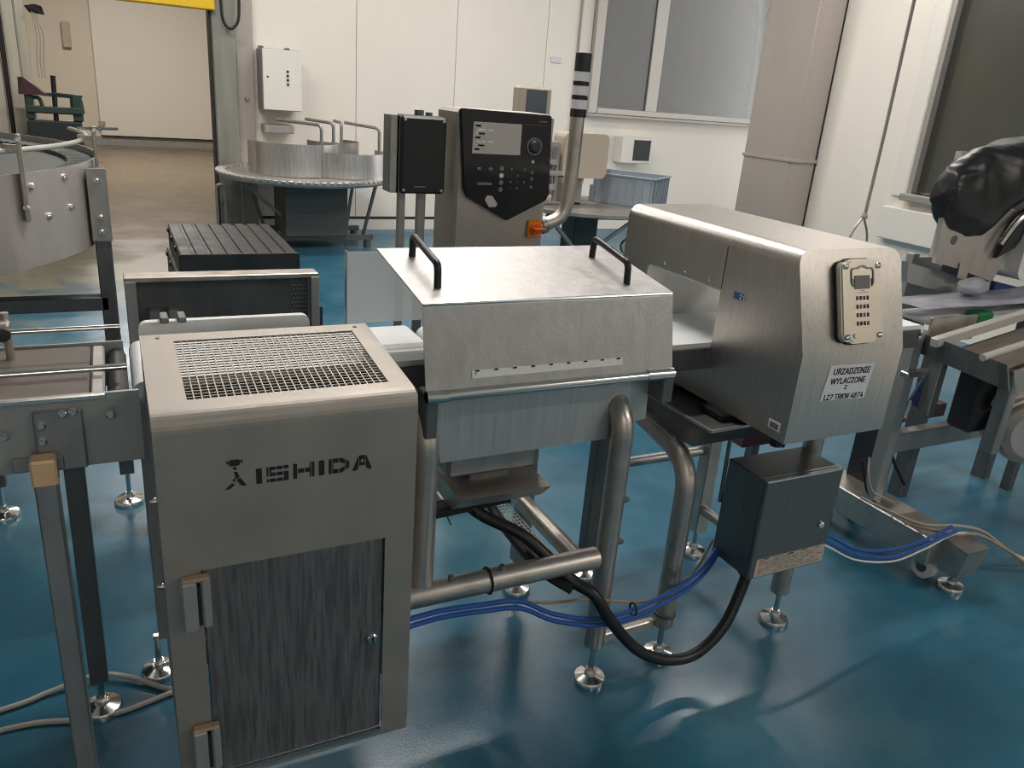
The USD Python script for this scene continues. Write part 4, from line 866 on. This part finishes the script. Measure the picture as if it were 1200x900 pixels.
obj('fitting', [cyl((2.745, 1.88, .50), (2.745, 1.88, .58), .012), bx(2.74, 2.77, 1.87, 1.9, .38, .42, .003)], 'chrome', t, 30)
obj('base_post', bx(2.70, 2.74, 1.94, 1.98, 0, .2), 'steel_dark', t)
cable('black cable drooping behind the stand leg', [(2.70, 1.90, .72), (2.66, 1.88, .50), (2.70, 1.86, .36), (2.80, 1.84, .22)], .006, 'rubber_black')
cable('thin pale cable twisting beside the stand leg', [(2.46, 1.78, .42), (2.44, 1.75, .36), (2.46, 1.73, .30), (2.52, 1.72, .27), (2.56, 1.70, .25)], .004, 'cable_grey')
t = thing('button_box', 'dark box with a red button behind the stand leg', 'control box', (2.5, 2.3, .2))
obj('box', bx(2.36, 2.86, 2.24, 2.5, .34, .62, .01), 'plastic_dark', t)
obj('button', lathe([(0, 0), (.02, 0), (.016, .014), (0, .014)], (2.64, 2.24, .55), (0, -1, 0), 14), 'maroon', t, 30)
obj('lower_rail', bx(2.3, 3.6, 2.26, 2.34, .26, .33, .004), 'maroon', t)
obj('leg', [bx(2.40, 2.44, 2.3, 2.34, 0, .34), bx(2.78, 2.82, 2.3, 2.34, 0, .34)], 'steel_dark', t)

# thin film web running over the outfeed
t = thing('film_sheet', 'crumpled clear film sheet lying over the outfeed belt', 'plastic film', (3.1, 2.05, .93))
gx, gy = np.meshgrid(np.linspace(2.60, 3.9, 40), np.linspace(1.81, 1.985, 14), indexing='ij')
gz = .955+.03*meshkit.fbm(np.stack([gx*4, gy*6, gx*0], -1), 3, 3)+.04*(gx-2.6)*.5
v = np.stack([gx, gy, gz], -1).reshape(-1, 3); f_ = []
for i in range(39):
    for j in range(13):
        a = i*14+j; f_ += [[a, a+14, a+15], [a, a+15, a+1]]
top = trimesh.Trimesh(v, f_, process=False); bot = top.copy(); bot.vertices = bot.vertices-[0, 0, .0015]; bot.invert()
obj('film', [top, bot], 'film_clear', t, True)
obj('crumpled_film', trimesh.Trimesh(*(lambda q: (q.vertices*np.array([.08, .04, .035])*(.8+.4*meshkit.fbm(q.vertices*2.5+3, 3, 5))[:, None]+[3.02, 1.93, 1.02], q.faces))(trimesh.creation.icosphere(3)), process=False), 'film_clear', None, True, 'small crumpled ball of clear film under the labelling machine bar', cat_='plastic film')
obj('support_table', bx(2.64, 3.9, 1.815, 1.98, .915, .93, .004), 'plastic_white', t)
obj('table_leg', [bx(2.70, 2.74, 1.92, 1.96, .5, .915), bx(3.7, 3.74, 1.92, 1.96, 0, .915)], 'steel_dark', t)
obj('green_clip', bx(2.90, 3.0, 1.80, 1.86, .885, .95, .008), 'green_plastic', None, label='bright green plastic clip beside the conveyor rail', cat_='clip')

t = thing('labeller', 'grey labelling machine frame with blue base and glossy white hopper', 'labelling machine', (3.2, 2.1, .9))
obj('side_frame', prism([(2.86, 1.10), (3.24, 1.00), (3.36, 1.30), (2.82, 1.36)], 'y', 2.0, 2.02), 'steel_drum', t)
obj('frame_hole', cyl((2.93, 1.998, 1.19), (2.93, 2.0, 1.19), .018, 14), 'steel_dark', t, 30)
obj('cross_bar', hull([(2.74, 2.03, 1.10), (3.52, 2.03, .93), (2.74, 2.06, 1.10), (3.52, 2.06, .93), (2.76, 2.03, 1.02), (3.52, 2.03, .86), (2.76, 2.06, 1.02), (3.52, 2.06, .86)]), 'steel_grey', t)
obj('dark_gap', [hull([(2.90, 1.998, 1.095), (3.0, 1.998, 1.075), (2.90, 2.0, 1.07), (3.0, 1.998, 1.045), (2.90, 1.998, 1.07), (3.0, 2.0, 1.075)]), hull([(3.06, 1.998, 1.06), (3.22, 1.998, 1.02), (3.06, 2.0, 1.03), (3.22, 1.998, .985), (3.06, 1.998, 1.03), (3.22, 2.0, 1.02)])], 'ink', t)
obj('tab_plate', hull([(3.0, 1.992, 1.10), (3.06, 1.992, 1.09), (3.0, 1.998, 1.10), (3.06, 1.992, 1.03), (3.0, 1.992, 1.04), (3.06, 1.998, 1.03)]), 'beige_panel', t)
obj('blue_base', hull([(3.24, 1.98, 1.02), (3.9, 1.98, .90), (3.24, 2.2, 1.02), (3.9, 2.2, .90), (3.24, 1.98, .95), (3.9, 1.98, .80), (3.24, 2.2, .95), (3.9, 2.2, .80)]), 'blue_paint', t)
hp = obj('hopper', prism(rrect(3.30, 3.95, 1.03, 1.36, .05), 'y', 1.94, 2.2), 'white_gloss', t, 30, label='glossy white hopper with dark vent holes')
for k in range(6): obj('vent_hole', cyl((3.36+.022*math.cos(k), 1.938, 1.085+.022*math.sin(k)), (3.36+.022*math.cos(k), 1.941, 1.085+.022*math.sin(k)), .007, 8), 'ink', hp)
obj('strap', sweep(spline([(3.16, 1.96, 1.18), (3.22, 1.95, 1.28), (3.32, 1.94, 1.34)]), .012, 8), 'rod', t, 30)
obj('dark_web', hull([(3.18, 1.97, 1.12), (3.28, 1.97, 1.16), (3.40, 1.95, 1.36), (3.26, 1.95, 1.32), (3.18, 1.99, 1.12), (3.28, 1.99, 1.16), (3.40, 1.97, 1.36), (3.26, 1.97, 1.32)]), 'plastic_dark', t)
obj('left_frame', [bx(3.13, 3.17, 2.30, 2.34, 0, 1.07, .003), bx(3.17, 3.46, 2.32, 2.33, .80, 1.05)], 'steel_grey', t)
obj('stand_post', [bx(3.1, 3.16, 2.05, 2.11, 0, 1.0), bx(3.7, 3.76, 2.05, 2.11, 0, .9)], 'steel_dark', t)
t = thing('bag_cover', 'black plastic bag draped over the labelling machine', 'plastic bag', (3.2, 2.1, 1.3))
bxs = [2.885, 2.90, 2.93, 3.0, 3.1, 3.2, 3.3, 3.42, 3.6, 3.8, 3.95, 4.0]
btop = [1.36, 1.42, 1.46, 1.495, 1.52, 1.54, 1.56, 1.58, 1.60, 1.60, 1.55, 1.48]
bbot = [1.34, 1.29, 1.25, 1.20, 1.165, 1.16, 1.225, 1.31, 1.35, 1.37, 1.40, 1.46]
NX, NA = 110, 64; V = []
for q in np.linspace(0, 1, NX):
    x = 2.885+(4.0-2.885)*q; a_ = np.arange(NA)*2*math.pi/NA
    zt, zb = np.interp(x, bxs, btop), np.interp(x, bxs, bbot); hz = (zt-zb)/2; hy = np.interp(x, [2.885, 3.1, 3.4, 4], [.05, .08, .14, .16])*min(1, hz/.05)
    V.append(np.stack([np.full(NA, x), 1.955+np.interp(x, [2.885, 3.1, 3.4, 4], [.05, .08, .14, .16])+hy*np.sign(np.cos(a_))*np.abs(np.cos(a_))**.8, (zt+zb)/2+hz*np.sign(np.sin(a_))*np.abs(np.sin(a_))**.8], -1))
V = np.array(V).reshape(-1, 3)
big = meshkit.fbm(V*np.array([3.2, 6, 7])+5, 3, 9)-.5; rid = np.abs(meshkit.fbm(V*np.array([5, 9, 15.])+11, 3, 2)-.5)
V[:, 2] += .055*big-.035*rid; V[:, 1] += .03*big+.03*rid; V[:, 0] += .04*(meshkit.fbm(V*8+2, 2, 4)-.5)
F = [[i*NA+k, (i+1)*NA+k, (i+1)*NA+(k+1) % NA] for i in range(NX-1) for k in range(NA)]+[[i*NA+k, (i+1)*NA+(k+1) % NA, i*NA+(k+1) % NA] for i in range(NX-1) for k in range(NA)]
V = np.array([0, 0, EYE]) + (V-np.array([0, 0, EYE]))*np.array([.94, 1., .94])
V[:, 0] += .08
nv = len(V); V = np.vstack([V, V[:NA].mean(0)-[.01, 0, 0], V[-NA:].mean(0)])
F += [[nv, (k+1) % NA, k] for k in range(NA)]+[[nv+1, nv-NA+k, nv-NA+(k+1) % NA] for k in range(NA)]
bagm = trimesh.Trimesh(V, F, process=False); trimesh.repair.fix_normals(bagm)
obj('bag', bagm, 'bag_black', t, True)
t = thing('blue_sign', 'blue panel on a beige post behind the black bag', 'panel', (3.3, 2.4, 0))
obj('post', hull([(3.55, 2.5, 0), (3.60, 2.5, 0), (3.55, 2.53, 0), (3.60, 2.53, 0), (3.55, 2.5, 1.5), (3.62, 2.5, 1.5), (3.55, 2.53, 1.5), (3.62, 2.53, 1.5)]), 'beige_panel', t)
obj('panel', bx(3.62, 4.1, 2.5, 2.53, 1.2, 1.49, .004), 'blue_paint', t)
